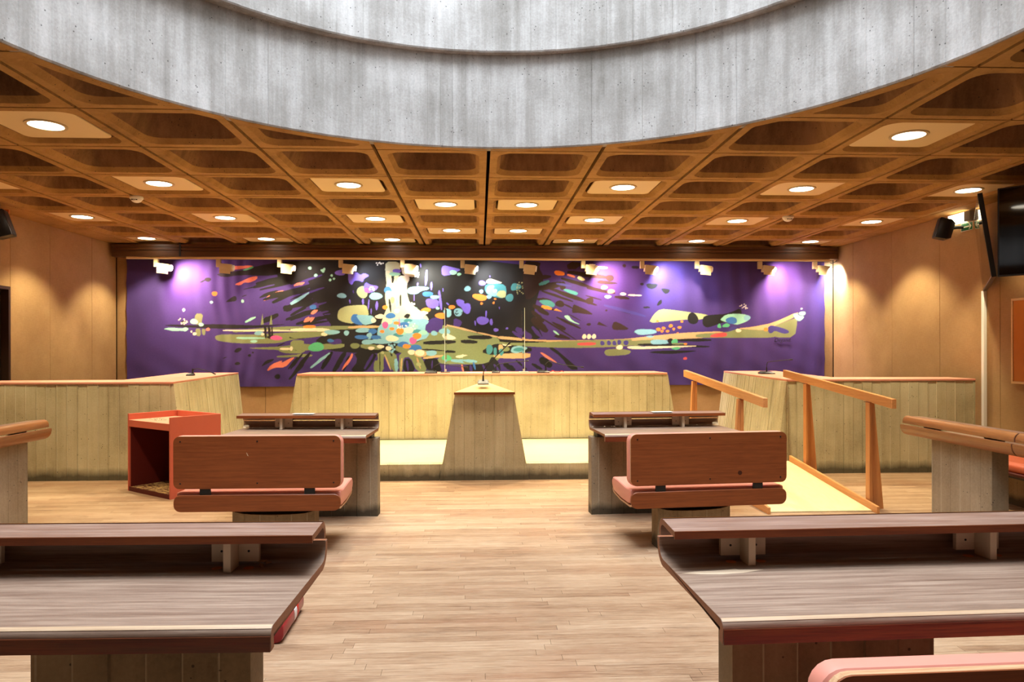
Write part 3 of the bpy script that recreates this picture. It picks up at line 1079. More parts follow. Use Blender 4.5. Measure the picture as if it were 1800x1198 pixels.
MB().prism([(YA, 0.001), (YA, 0.012), (YB, RH + 0.0), (YB, 0.001)], 'x', XR0 + 0.03, XR1 - 0.03).build('ramp_floor', M['ramp_floor'], rp)
for xa, xb in ((XR0, XR0 + 0.028), (XR1 - 0.028, XR1)):
    ya = 6.36 if xa < 3 else 6.34
    MB().prism([(ya, 0.001), (ya, 0.062), (YB, RH + 0.065), (YB, 0.001)], 'x', xa, xb).build('kerb_board', M['beech'], rp, bevel=0.002, seg=1)
for sx, xr, yr0, yr1, zr0, zr1, posts in ((-1, 2.585, 6.37, 8.90, 1.050, 1.232, (6.92, 8.42)), (1, 3.662, 6.17, 8.44, 1.050, 1.243, (6.56, 7.86))):
    hr = MB().loft([[(xr - 0.022, yr0, zr0), (xr + 0.022, yr0, zr0), (xr + 0.022, yr0, zr0 - 0.085), (xr - 0.022, yr0, zr0 - 0.085)],
                    [(xr - 0.022, yr1, zr1), (xr + 0.022, yr1, zr1), (xr + 0.022, yr1, zr1 - 0.085), (xr - 0.022, yr1, zr1 - 0.085)]]).build('handrail', M['beech'], rp, bevel=0.003, seg=1)
    for yp in posts:
        zt = zr0 + (zr1 - zr0) * (yp - yr0) / (yr1 - yr0) - 0.0855
        zb = rz_(yp) - 0.012
        zb = 0.0
        xo = xr + (0.006 if sx > 0 else -0.006)
        # square upright plus a wedge that widens towards the foot on the outer side
        p = MB().box(xo - 0.032, xo + 0.0, yp - 0.035, yp + 0.035, zb, zt).build('post', M['beech_post'], rp, bevel=0.002, seg=1)
        if sx > 0:
            MB().loft([[(xo + 0.001, yp - 0.030, zb), (xo + 0.105, yp - 0.030, zb), (xo + 0.105, yp + 0.030, zb), (xo + 0.001, yp + 0.030, zb)],
                       [(xo + 0.001, yp - 0.030, zt), (xo + 0.018, yp - 0.030, zt), (xo + 0.018, yp + 0.030, zt), (xo + 0.001, yp + 0.030, zt)]]).build('post_wedge', M['beech_post'], p)
        else:
            MB().loft([[(xo - 0.105, yp - 0.030, zb), (xo - 0.033, yp - 0.030, zb), (xo - 0.033, yp + 0.030, zb), (xo - 0.105, yp + 0.030, zb)],
                       [(xo - 0.050, yp - 0.030, zt), (xo - 0.033, yp - 0.030, zt), (xo - 0.033, yp + 0.030, zt), (xo - 0.050, yp + 0.030, zt)]]).build('post_wedge', M['beech_post'], p)
        MB().box(xo - 0.036, xo + 0.022, yp - 0.060, yp + 0.060, zt - 0.006, zt + 0.0).build('saddle', M['bench_wood'], p)

# ================================================================== CEILING LIGHTS
ROWNAME = {-1: 'the pair beside the skylight', 1: 'the ceiling row of six nearest the skylight', 2: 'the centre pair nearer the skylight',
           3: 'the middle ceiling row of six', 4: 'the centre pair nearer the tapestry', 5: 'the last ceiling row before the brown housing'}
PATTERN = {-1: [2, 9], 1: [0, 2, 4, 7, 9, 11], 2: [5, 6], 3: [0, 2, 4, 7, 9, 11], 4: [5, 6], 5: [0, 2, 4, 7, 9, 11]}
ORD = ['first', 'second', 'third', 'fourth', 'fifth', 'sixth']
lamp_proto = None
for r, cs in PATTERN.items():
    for k, c in enumerate(cs):
        xc, yc = (XL[c] + XL[c + 1]) / 2, Y0 + r + (0.5 if r < 4 else 0.43 if r == 4 else 0.36)
        side = ('left' if k == 0 else 'right') if len(cs) == 2 else None
        lab = ('round downlight on a cream plate, %s one of %s' % (side, ROWNAME[r])) if side else \
              ('round downlight, %s from left in %s' % (ORD[k], ROWNAME[r]))
        if lamp_proto is None:
            t = thing('ceiling_light', lab, 'ceiling light', (xc, yc, H + 0.030), 0, 'downlights set in the coffers')
            MB().prism(rrect(-0.355, 0.355, -0.355, 0.355, 0.07, 5), 'z', 0.0, 0.014).build('panel', M['cream_panel'], t, bevel=0.003, seg=1)
            MB().lathe([(0.126, -0.010), (0.150, -0.010), (0.152, -0.001), (0.126, -0.001), (0.126, -0.010)], (0, 0), 32, None, False).build('trim_ring', M['putty'], t, smooth=0.5)
            MB().lathe([(0.125, -0.006), (0.125, -0.001)], (0, 0), 32).build('diffuser', M['lamp'], t)
            lamp_proto = t
            ld = bpy.data.lights.new('downlight_beam', 'SPOT')
            ld.energy = LAMP_POWER
            ld.color = LAMP_COLOR
            ld.spot_size = rad(102)
            ld.spot_blend = 0.45
            ld.shadow_soft_size = 0.07
            lo = bpy.data.objects.new('downlight_beam', ld)
            COL.objects.link(lo)
            lo.parent = t
            lo.location = (0, 0, -0.03)
        else:
            t = copy_tree(lamp_proto, (xc, yc, H + 0.030), 0, lab)

# smoke detectors
for x, y, lab in ((-3.927, 8.394, 'white dome smoke detector on a ceiling rib at upper left'), (4.096, 9.333, 'white dome smoke detector on a ceiling rib at upper right')):
    t = thing('smoke_detector', lab, 'smoke detector', (x, y, H), 0, 'smoke detectors on the ceiling')
    MB().lathe([(0.070, 0.0), (0.074, -0.018), (0.070, -0.028)], (0, 0), 28).build('base', M['white_metal'], t, smooth=0.5)
    MB().lathe([(0.062, -0.0285), (0.060, -0.040), (0.046, -0.058), (0.024, -0.068), (0.0, -0.070)], (0, 0), 28).build('dome', M['white_metal'], t, smooth=0.8)
    for i in (-1, 0, 1):
        MB().box(-0.009 + i * 0.024, 0.009 + i * 0.024, -0.0575, -0.050, -0.049, -0.040).build('vent_slot', M['black'], t)

# ================================================================== SPOTLIGHTS OVER THE TAPESTRY
SPX = [-5.323, -4.314, -3.315, -2.309, -1.285, -0.282, 0.709, 1.757, 2.764, 3.710, 4.801, 5.761]
WARM, COOL = (1.0, 0.62, 0.58), (0.78, 0.86, 1.0)
SPOTS = {0: (WARM, 2.2), 4: ((0.96, 0.98, 0.90), 0.9), 5: ((0.9, 0.95, 1.0), 0.55), 7: (WARM, 1.7), 8: (COOL, 1.25), 10: (WARM, 1.7), 11: (COOL, 1.35), 2: ((1.0, 0.8, 0.7), 0.22), 3: (COOL, 0.30)}
SPOT_POWER = 120.0
sp_proto, spots = None, []
for i, x in enumerate(SPX):
    lab = 'small putty-coloured spotlight on the track, %s from the left' % (ORD + ['seventh', 'eighth', 'ninth', 'tenth', 'eleventh', 'twelfth'])[i]
    loc = (x, 12.06, 2.988)
    if sp_proto is None:
        t = thing('track_spotlight', lab, 'spotlight', loc, 0, 'spotlights along the top of the tapestry')
        MB().box(-0.035, 0.035, -0.030, 0.030, -0.125, -0.0005).build('adapter', M['putty'], t, bevel=0.004, seg=1)
        tilt = Matrix.Translation((0.036, -0.02, -0.115)) @ Matrix.Rotation(rad(6), 4, 'Y')
        hd = MB().box(0.0, 0.20, -0.055, 0.052, -0.062, 0.050, tilt).build('head', M['putty'], t, bevel=0.008)
        MB().lathe([(0.050, 0), (0.050, 0.022), (0.040, 0.022), (0.036, 0.004)], (0, 0), 20, mat=tilt @ Matrix.Translation((0.2005, -0.001, -0.004)) @ Matrix.Rotation(PI / 2, 4, 'Y')).build('lens_ring', M['white_metal'], hd, smooth=0.6)
        MB().box(0.01, 0.19, -0.058, -0.0552, -0.112, -0.050, tilt).build('visor', M['putty'], hd)
        sp_proto = t
    else:
        t = copy_tree(sp_proto, loc, 0, lab)
    spots.append(t)
for i, t in enumerate(spots):
    if i in SPOTS:
        colr, pw = SPOTS[i]
        ld = bpy.data.lights.new('spot_beam', 'SPOT')
        ld.energy = SPOT_POWER * pw
        ld.color = colr
        ld.spot_size = rad(150)
        ld.spot_blend = 1.0
        ld.shadow_soft_size = 0.04
        lo = bpy.data.objects.new('spot_beam', ld)
        COL.objects.link(lo)
        lo.parent = t
        lo.location = (0.27, -0.10, -0.125)
        lo.rotation_euler = (Vector((0.22, 0.34, -0.40))).to_track_quat('-Z', 'Y').to_euler()

# ================================================================== TAPESTRY
TX0, TX1, TZ0, TZ1 = -5.91, 6.04, 0.872, 3.012
NX, NZ = 1360, 244
PAL = dict(purple=lin(68, 48, 114), black=lin(30, 28, 27), brown=lin(46, 32, 28), trunk=lin(200, 208, 176), olive=lin(126, 136, 90), palegreen=lin(170, 176, 122), light=lin(132, 186, 198),
           mint=lin(150, 210, 184), orange=lin(246, 138, 52), salmon=lin(226, 128, 104), pink=lin(206, 92, 146), cream=lin(232, 222, 186), tan=lin(206, 170, 118),
           blue=lin(58, 112, 176), teal=lin(70, 138, 142), violet=lin(118, 100, 205), white=lin(244, 242, 232), green=lin(90, 184, 130), dpurple=lin(70, 50, 110), red=lin(206, 84, 84), navy=lin(66, 60, 130))
CROP = {'E': (211, 422, 2.844), 'A': (200, 430, 4.606), 'B': (500, 430, 4.606), 'C': (800, 430, 4.606), 'D': (1100, 430, 4.608)}
# flat design of the cloth, drawn on a 1230 x 226 sheet in four overlapping drawing tiles A-D
img = np.zeros((NZ, NX, 4), np.float32)
img[:] = PAL['purple']
Ru = random.Random(17)


def to_uv(crop, pts):
    ox, oy, s = CROP[crop]
    a = np.array(pts, float)
    return np.c_[(a[:, 0] / s + ox - 221.0) / 1230.0 * (NX - 1), (452.0 + 226.0 - (a[:, 1] / s + oy)) / 226.0 * (NZ - 1)]


def fill(uv, col):
    x0, x1 = max(0, int(uv[:, 0].min()) - 1), min(NX - 1, int(uv[:, 0].max()) + 2)
    y0, y1 = max(0, int(uv[:, 1].min()) - 1), min(NZ - 1, int(uv[:, 1].max()) + 2)
    if x1 <= x0 or y1 <= y0:
        return
    gx, gy = np.meshgrid(np.arange(x0, x1 + 1), np.arange(y0, y1 + 1))
    acc = np.zeros(gx.shape, np.float32)
    n = len(uv)
    for sx, sy in ((-0.25, -0.25), (0.25, -0.25), (-0.25, 0.25), (0.25, 0.25)):
        ins = np.zeros(gx.shape, bool)
        px, py = gx + sx, gy + sy
        for i in range(n):
            ax, ay = uv[i]
            bx, by = uv[(i + 1) % n]
            if ay == by:
                continue
            c = ((ay > py) != (by > py)) & (px < (bx - ax) * (py - ay) / (by - ay) + ax)
            ins ^= c
        acc += ins
    a = (acc / 4.0)[..., None]
    img[y0:y1 + 1, x0:x1 + 1] = img[y0:y1 + 1, x0:x1 + 1] * (1 - a) + np.array(col, np.float32) * a


def smooth_poly(pts, k=1):
    for _ in range(k):
        out = []
        for i in range(len(pts)):
            p, q = pts[i], pts[(i + 1) % len(pts)]
            out += [(p[0] * .78 + q[0] * .22, p[1] * .78 + q[1] * .22), (p[0] * .22 + q[0] * .78, p[1] * .22 + q[1] * .78)]
        pts = out
    return pts


def P(col, crop, *xy, k=1):
    pts = [(xy[i], xy[i + 1]) for i in range(0, len(xy), 2)]
    fill(to_uv(crop, smooth_poly(pts, k) if k else pts), PAL[col])


def B(col, crop, *items):
    """blobs: cx, cy, rx, ry groups"""
    for i in range(0, len(items), 4):
        cx, cy, rx, ry = items[i:i + 4]
        ph = Ru.random() * 6
        n = 18
        pts = []
        for j in range(n):
            a = 2 * PI * j / n
            w = 1 + 0.06 * math.sin(2 * a + ph) + 0.05 * math.sin(3 * a + 2 * ph)
            pts.append((cx + rx * w * math.cos(a), cy + ry * w * math.sin(a)))
        fill(to_uv(crop, pts), PAL[col])


def S(col, crop, *items):
    """ragged streaks: x0, y0, x1, y1, width groups"""
    for i in range(0, len(items), 5):
        x0, y0, x1, y1, w = items[i:i + 5]
        L = math.hypot(x1 - x0, y1 - y0) or 1
        nx, ny = -(y1 - y0) / L, (x1 - x0) / L
        n = 7
        up, dn = [], []
        for j in range(n + 1):
            t = j / n
            h = w / 2 * (math.sin(PI * (0.12 + 0.80 * t)) ** 0.6) * Ru.uniform(0.75, 1.2)
            g = w / 2 * (math.sin(PI * (0.10 + 0.84 * t)) ** 0.6) * Ru.uniform(0.75, 1.2)
            px, py = x0 + (x1 - x0) * t, y0 + (y1 - y0) * t
            up.append((px + nx * h, py + ny * h))
            dn.append((px - nx * g, py - ny * g))
        fill(to_uv(crop, smooth_poly(up + dn[::-1])), PAL[col])


def dots(col, crop, cx, cy, rx, ry, n, r):
    R = random.Random(int(cx + cy))
    for _ in range(n):
        B(col, crop, cx + R.uniform(-rx, rx), cy + R.uniform(-ry, ry), r * R.uniform(.7, 1.2), r * R.uniform(.7, 1.2))


# black heart of the picture
P('black', 'B', 60, 90, 1900, 90, 2010, 330, 1985, 420, 1960, 520, 1990, 640, 2040, 760, 1700, 790, 1380, 720, 1100, 800, 760, 900, 300, 760, 330, 640, 290, 590, 240, 520, 210, 440, 150, 400, 160, 310, 120, 240, 130, 160, k=1)
P('black', 'B', 300, 690, 760, 690, 760, 860, 560, 870, 300, 850, 180, 780)
# left rays
P('black', 'A', 790, 215, 1000, 190, 1130, 150, 1300, 120, 1500, 105, 1500, 235, 1330, 215, 1200, 235, 1000, 225, 850, 248)
S('black', 'A', 1110, 300, 1500, 205, 40, 1140, 350, 1500, 255, 22, 1010, 345, 1280, 285, 10, 1240, 455, 1500, 320, 36, 1330, 520, 1500, 420, 30, 1400, 545, 1500, 500, 14, 1345, 598, 1500, 525, 12, 1160, 612, 1290, 548, 46,
  1300, 270, 1500, 180, 50, 1000, 402, 1040, 390, 8, 675, 287, 722, 264, 12, 1280, 810, 1340, 785, 10, 850, 910, 880, 898, 8)
P('black', 'A', 1130, 415, 1190, 370, 1300, 345, 1260, 385, 1150, 415)
B('black', 'A', 735, 265, 28, 16, 1360, 500, 36, 28, 1087, 862, 9, 8, 1060, 886, 13, 12, 965, 952, 22, 13, 1280, 1060, 22, 22)
P('black', 'A', 870, 450, 930, 400, 958, 400, 960, 440, 900, 448)
P('black', 'A', 935, 855, 960, 825, 1000, 822, 995, 845, 960, 865)
P('black', 'A', 1150, 980, 1190, 925, 1260, 912, 1240, 935, 1180, 965)
S('black', 'A', 1365, 1000, 1450, 890, 18, 1370, 1085, 1490, 960, 24)
S('black', 'B', 0, 300, 150, 200, 40, 0, 390, 140, 325, 34, 0, 430, 130, 370, 14, 0, 560, 200, 440, 26, 0, 600, 180, 520, 16, 0, 500, 160, 430, 22, 0, 250, 140, 150, 60)
P('purple', 'B', 90, 640, 130, 560, 200, 570, 262, 555, 220, 590, 295, 580, 230, 630, 150, 655)
S('purple', 'B', 130, 300, 150, 370, 12, 270, 550, 320, 545, 10, 500, 350, 505, 375, 10)
P('salmon', 'A', 845, 185, 920, 155, 1000, 150, 1090, 148, 1080, 165, 960, 180, 900, 190)
P('green', 'A', 1000, 185, 1095, 152, 1090, 170, 1030, 190)
P('salmon', 'A', 940, 305, 1000, 275, 1080, 240, 1125, 235, 1120, 262, 1060, 290, 1020, 285, 985, 312)
P('salmon', 'A', 1165, 440, 1210, 395, 1270, 365, 1330, 348, 1332, 376, 1270, 402, 1210, 430)
B('salmon', 'A', 1455, 297, 28, 14)
S('salmon', 'B', 30, 312, 112, 285, 22)
B('orange', 'A', 787, 380, 22, 18)
B('mint', 'A', 763, 450, 12, 12, 1005, 440, 11, 14)
B('white', 'A', 545, 513, 10, 14)
S('light', 'A', 1385, 462, 1500, 395, 20)
S('light', 'B', 0, 460, 150, 372, 20)
# left bridge
P('black', 'A', 385, 640, 470, 630, 600, 640, 740, 628, 900, 632, 1150, 640, 1370, 628, 1250, 645, 1100, 662, 900, 668, 740, 664, 600, 657, 480, 650)
P('olive', 'A', 632, 540, 698, 545, 685, 610, 690, 632, 630, 632)
P('olive', 'A', 636, 664, 675, 664, 676, 728, 640, 724)
P('olive', 'A', 684, 666, 718, 670, 712, 720, 690, 718)
B('mint', 'A', 625, 608, 30, 22, 680, 632, 20, 16)
P('mint', 'A', 385, 668, 440, 655, 530, 665, 560, 652, 585, 668, 560, 690, 530, 682, 460, 685, 420, 675)
B('salmon', 'A', 735, 672, 16, 13)
B('cream', 'A', 630, 708, 16, 12, 605, 690, 8, 8)
B('black', 'A', 540, 615, 20, 14)
dots('cream', 'A', 535, 608, 36, 24, 12, 6)
S('mint', 'A', 1025, 612, 1110, 570, 22)
P('olive', 'A', 1150, 635, 1163, 545, 1173, 632, k=0)
P('olive', 'A', 1218, 632, 1233, 550, 1241, 632, k=0)
S('olive', 'A', 930, 690, 1500, 650, 30)
S('cream', 'A', 850, 680, 1500, 684, 14)
P('olive', 'A', 790, 725, 850, 712, 1100, 715, 1250, 705, 1500, 690, 1500, 745, 1380, 760, 1300, 785, 1150, 790, 950, 785, 830, 770, 795, 755)
S('mint', 'A', 955, 742, 1185, 745, 18)
B('mint', 'A', 1095, 770, 28, 12)
B('light', 'A', 1135, 702, 35, 18)
S('black', 'A', 1182, 640, 1190, 745, 22, 1212, 640, 1225, 750, 22, 1238, 650, 1240, 750, 14)
B('black', 'A', 1240, 735, 40, 16)
B('cream', 'A', 1165, 712, 14, 10)
B('pink', 'A', 1272, 742, 48, 20)
S('black', 'A', 1375, 738, 1500, 742, 22)
P('olive', 'A', 1040, 825, 1150, 820, 1290, 815, 1400, 800, 1500, 790, 1500, 870, 1350, 870, 1300, 855, 1285, 840, 1150, 835)
S('cream', 'A', 1300, 832, 1405, 832, 20)
S('black', 'A', 1400, 830, 1500, 835, 30)
S('olive', 'A', 1275, 897, 1500, 885, 18)
P('salmon', 'A', 1190, 1020, 1230, 960, 1320, 925, 1310, 950, 1380, 910, 1420, 900, 1390, 930, 1340, 985, 1260, 985)
# olive boat body, left middle
P('olive', 'B', 0, 655, 250, 645, 720, 640, 720, 662, 500, 670, 0, 690)
P('olive', 'B', 0, 690, 350, 690, 392, 700, 300, 722, 150, 742, 0, 750)
P('cream', 'B', 0, 665, 240, 660, 322, 672, 300, 692, 150, 687, 0, 690)
P('orange', 'B', 105, 640, 200, 638, 202, 662, 105, 662)
S('tan', 'B', 460, 655, 720, 648, 20)
P('olive', 'B', 0, 760, 110, 760, 110, 800, 430, 785, 430, 822, 300, 838, 0, 852)
P('olive', 'B', 560, 790, 700, 800, 740, 845, 560, 830)
P('olive', 'B', 60, 870, 180, 880, 170, 897, 40, 902)
P('purple', 'B', 290, 770, 400, 745, 412, 790, 330, 800)
B('olive', 'B', 515, 808, 40, 22)
B('green', 'B', 207, 818, 62, 38)
B('cream', 'B', 8, 830, 12, 18, 270, 712, 25, 15)
# lower rays
S('black', 'B', 10, 1060, 160, 860, 36, 0, 1000, 100, 870, 20, 250, 1000, 335, 855, 40, 340, 1025, 440, 855, 46, 420, 1020, 470, 890, 26)
P('black', 'B', 500, 860, 700, 862, 650, 960, 600, 1025, 470, 1025, 540, 930)
S('purple', 'B', 590, 1000, 660, 875, 24)
S('light', 'B', 160, 990, 315, 865, 24)
P('salmon', 'B', 405, 1015, 430, 960, 470, 910, 490, 865, 502, 885, 470, 950, 430, 990)
S('black', 'E', 760, 165, 1000, 90, 44, 745, 205, 1000, 150, 40, 690, 288, 990, 195, 24, 720, 262, 1010, 235, 26, 790, 330, 1010, 275, 26, 800, 388, 1020, 320, 26, 850, 412, 1040, 365, 22, 880, 416, 1010, 395, 12, 640, 225, 900, 160, 22, 860, 300, 960, 250, 30)
S('purple', 'E', 870, 200, 980, 160, 12, 880, 262, 990, 225, 10, 900, 330, 1000, 300, 12, 905, 372, 1010, 345, 12)
S('light', 'E', 825, 312, 915, 250, 14)
S('salmon', 'E', 848, 212, 892, 200, 12)
P('salmon', 'E', 888, 402, 905, 380, 940, 375, 915, 398)
P('salmon', 'E', 920, 360, 935, 340, 962, 338, 945, 358)
B('blue', 'E', 935, 322, 16, 10)
# upper left of the trunk
B('mint', 'B', 157, 168, 15, 12, 205, 228, 15, 12, 262, 190, 14, 14, 272, 176, 10, 10, 330, 228, 10, 10, 348, 255, 9, 9, 318, 265, 11, 11, 250, 186, 8, 8)
B('violet', 'B', 400, 205, 42, 24)
P('violet', 'B', 460, 195, 530, 200, 560, 225, 590, 205, 635, 230, 590, 252, 580, 285, 550, 270, 510, 270, 490, 310, 462, 280)
B('palegreen', 'B', 575, 365, 46, 48)
P('violet', 'B', 582, 330, 600, 280, 640, 305, 705, 315, 690, 345, 640, 372, 600, 368)
B('pink', 'B', 612, 352, 22, 20)
dots('white', 'B', 652, 332, 26, 20, 9, 6)
P('light', 'B', 625, 400, 655, 365, 720, 375, 742, 405, 700, 427, 650, 427)
B('light', 'B', 410, 395, 38, 20)
S('violet', 'B', 580, 420, 580, 468, 16, 628, 425, 622, 510, 11, 645, 500, 645, 548, 9, 472, 425, 476, 458, 9)
P('violet', 'B', 675, 480, 690, 430, 705, 470, 688, 525)
P('palegreen', 'B', 375, 560, 385, 510, 440, 480, 530, 472, 605, 470, 622, 520, 625, 560, 560, 600, 500, 627, 420, 612, 380, 590)
P('blue', 'B', 480, 580, 500, 545, 540, 548, 570, 600, 580, 640, 530, 632, 490, 612)
P('light', 'B', 520, 552, 600, 555, 660, 560, 690, 610, 640, 627, 590, 640, 550, 602)
P('cream', 'B', 640, 600, 660, 570, 690, 600, 660, 622)
P('cream', 'B', 668, 565, 720, 543, 757, 560, 730, 585, 690, 582)
B('blue', 'B', 183, 490, 26, 18)
P('salmon', 'B', 160, 545, 180, 515, 215, 510, 190, 550)
S('salmon', 'B', 110, 612, 150, 570, 22, 160, 612, 192, 573, 12)
# trunk of light
P('trunk', 'B', 760, 112, 865, 112, 880, 160, 862, 250, 930, 330, 935, 390, 952, 450, 1000, 490, 1090, 560, 1112, 600, 1000, 640, 720, 640, 740, 570, 770, 500, 755, 400, 770, 300, 758, 200)
P('cream', 'B', 760, 190, 800, 190, 832, 300, 790, 290, 770, 240)
P('white', 'B', 860, 230, 945, 225, 955, 260, 930, 300, 930, 372, 870, 387, 855, 300)
P('white', 'B', 880, 130, 1000, 130, 1012, 200, 1000, 240, 900, 232)
S('black', 'B', 820, 200, 815, 290, 26, 880, 385, 880, 480, 16, 790, 420, 802, 532, 18)
P('black', 'B', 900, 570, 930, 540, 962, 550, 942, 587)
S('light', 'B', 855, 330, 850, 492, 30)
B('white', 'B', 850, 520, 20, 20)
B('violet', 'B', 850, 190, 32, 20)
B('mint', 'B', 832, 215, 45, 16)
B('blue', 'B', 780, 350, 32, 32)
B('light', 'B', 787, 370, 28, 18)
B('palegreen', 'B', 815, 430, 16, 26)
B('orange', 'B', 757, 490, 20, 18)
dots('white', 'B', 715, 128, 34, 14, 8, 6)
dots('white', 'B', 1010, 225, 18, 22, 8, 6)
# right of the trunk
S('violet', 'B', 1092, 180, 1082, 312, 20, 1130, 280, 1128, 348, 18, 1020, 285, 1015, 312, 12, 1190, 350, 1210, 512, 22, 1040, 128, 1045, 160, 9, 990, 385, 990, 437, 8, 1250, 452, 1270, 472, 12, 1220, 330, 1222, 360, 8)
P('light', 'B', 930, 360, 945, 325, 1010, 315, 1070, 320, 1112, 327, 1100, 345, 1050, 352, 1010, 382, 950, 380)
P('violet', 'B', 1080, 425, 1120, 415, 1190, 430, 1185, 490, 1130, 502, 1090, 480)
B('blue', 'B', 1098, 380, 45, 20)
B('light', 'B', 1155, 405, 35, 17)
dots('white', 'B', 975, 455, 22, 26, 6, 6)
P('violet', 'B', 1208, 170, 1225, 140, 1290, 155, 1372, 175, 1330, 197, 1290, 220, 1215, 230)
B('mint', 'B', 1305, 200, 28, 20, 1352, 215, 18, 12, 1178, 498, 14, 12)
P('violet', 'B', 1325, 430, 1350, 420, 1395, 435, 1390, 460, 1440, 455, 1448, 510, 1420, 547, 1390, 530, 1370, 490, 1335, 470)
B('orange', 'B', 1085, 512, 38, 19, 1205, 560, 48, 24)
P('light', 'B', 1222, 520, 1245, 498, 1290, 510, 1290, 560, 1260, 577, 1235, 550)
B('light', 'B', 1345, 530, 38, 32)
dots('black', 'B', 1345, 530, 32, 26, 10, 5)
B('orange', 'B', 1293, 488, 28, 16)
P('purple', 'B', 1305, 645, 1310, 575, 1378, 605, 1362, 650, 1320, 657)
P('mint', 'B', 920, 512, 960, 480, 1022, 495, 1000, 522, 950, 527)
P('white', 'B', 960, 520, 1010, 540, 1060, 518, 1112, 535, 1060, 560, 1060, 587, 1000, 592, 965, 570)
# right olive body with black slots
P('olive', 'B', 1040, 780, 1110, 690, 1235, 628, 1320, 660, 1474, 702, 1700, 745, 1700, 900, 1640, 950, 1474, 965, 1230, 962, 1155, 935, 1200, 905, 1050, 905, 1000, 880, 840, 860, 840, 800)
S('tan', 'B', 1235, 632, 1500, 700, 16, 1500, 700, 1680, 740, 14)
P('black', 'B', 1062, 770, 1325, 760, 1325, 792, 1062, 802)
P('black', 'B', 1360, 758, 1500, 765, 1500, 792, 1370, 790)
P('black', 'C', 30, 725, 210, 720, 247, 745, 200, 757, 50, 754)
S('black', 'C', 0, 770, 115, 782, 30)
S('black', 'B', 1040, 838, 1230, 850, 14)
P('black', 'B', 1228, 843, 1322, 850, 1322, 870, 1240, 867)
S('tan', 'B', 1060, 912, 1225, 890, 22)
# lower right of the trunk
P('olive', 'B', 690, 860, 842, 850, 862, 1025, 820, 1025, 760, 900, 742, 900, 745, 1025, 662, 1025, 668, 930, 700, 930)
S('black', 'B', 712, 870, 714, 1025, 8)
P('olive', 'B', 870, 850, 1000, 885, 1050, 900, 1098, 1025, 1010, 1025, 960, 902, 900, 905, 897, 1025, 865, 1025)
P('black', 'B', 905, 920, 960, 912, 1004, 1025, 897, 1025)
P('black', 'B', 1055, 922, 1170, 908, 1195, 960, 1215, 1025, 1100, 1025)
S('purple', 'B', 930, 930, 940, 1020, 18, 1135, 930, 1130, 1000, 12)
S('light', 'B', 842, 915, 848, 1025, 32)
S('tan', 'B', 752, 880, 802, 1010, 12, 890, 910, 882, 1025, 12, 1010, 905, 1040, 1000, 14)
B('palegreen', 'B', 1025, 962, 20, 16, 735, 865, 14, 12)
# heap of blossoms
P('light', 'B', 700, 650, 760, 600, 900, 580, 1050, 590, 1100, 640, 1110, 740, 1000, 775, 960, 800, 860, 792, 760, 765, 690, 730)
P('purple', 'B', 1078, 662, 1090, 610, 1150, 570, 1222, 590, 1224, 620, 1207, 690, 1120, 707, 1080, 692)
B('light', 'B', 580, 680, 60, 20, 447, 702, 22, 20, 330, 695, 60, 20, 630, 730, 22, 24, 720, 772, 80, 22, 620, 777, 55, 20)
B('blue', 'B', 655, 690, 36, 22, 570, 737, 56, 18, 680, 738, 40, 18, 800, 560, 40, 24, 905, 635, 42, 24, 900, 797, 46, 22, 1000, 827, 55, 26, 320, 765, 26, 14)
B('teal', 'B', 860, 720, 40, 16, 1010, 690, 40, 18, 940, 600, 36, 14)
B('mint', 'B', 985, 650, 34, 30, 1060, 700, 36, 20, 900, 700, 30, 18)
B('light', 'B', 1045, 612, 60, 30, 630, 720, 20, 20, 1235, 690, 48, 24, 1150, 705, 26, 20, 1125, 870, 45, 24)
B('cream', 'B', 790, 610, 25, 16, 810, 748, 50, 26, 945, 680, 42, 22, 968, 862, 32, 20, 783, 830, 24, 19, 718, 815, 28, 15, 645, 828, 28, 13)
B('tan', 'B', 1038, 872, 50, 32)
B('cream', 'B', 1035, 868, 40, 24)
P('cream', 'B', 1210, 720, 1240, 700, 1337, 745, 1290, 762, 1230, 752)
B('pink', 'B', 757, 637, 26, 28, 980, 765, 32, 28)
B('orange', 'B', 848, 620, 26, 14, 875, 688, 34, 26, 810, 668, 20, 14, 732, 690, 20, 13, 1012, 728, 38, 24, 928, 813, 32, 18)
dots('white', 'B', 880, 650, 24, 14, 7, 5)
dots('white', 'B', 960, 640, 40, 30, 8, 5)
dots('light', 'B', 810, 820, 26, 44, 14, 8)
dots('black', 'B', 815, 880, 14, 14, 4, 6)
S('pink', 'B', 868, 570, 872, 650, 7)
B('green', 'B', 1250, 910, 40, 25)
S('cream', 'B', 1325, 900, 1425, 893, 28)
S('light', 'B', 1285, 932, 1500, 942, 32)
# right half, tile C
P('olive', 'C', 0, 795, 140, 795, 167, 825, 130, 857, 0, 850)
P('black', 'C', 140, 860, 240, 800, 290, 792, 560, 822, 560, 865, 240, 892)
P('olive', 'C', 0, 885, 240, 880, 257, 940, 130, 957, 0, 962)
S('light', 'C', 0, 930, 115, 942, 24)
P('black', 'C', 240, 890, 300, 960, 310, 1030, 0, 1030, 0, 970, 200, 960)
S('purple', 'C', 60, 970, 70, 1030, 22, 160, 968, 190, 1030, 18, 250, 965, 300, 1030, 20)
S('salmon', 'C', -10, 965, 5, 1030, 14)
S('blue', 'C', 85, 945, 100, 1010, 16)
P('tan', 'C', 250, 880, 550, 865, 546, 915, 360, 917, 250, 907)
P('tan', 'C', 288, 800, 320, 800, 332, 850, 288, 850)
B('teal', 'C', 215, 840, 28, 40, 262, 858, 14, 34, 312, 862, 18, 32)
B('olive', 'C', 350, 838, 30, 20)
P('light', 'C', 385, 860, 400, 820, 460, 808, 532, 825, 500, 852, 430, 877)
P('teal', 'C', 400, 850, 430, 825, 500, 826, 470, 862)
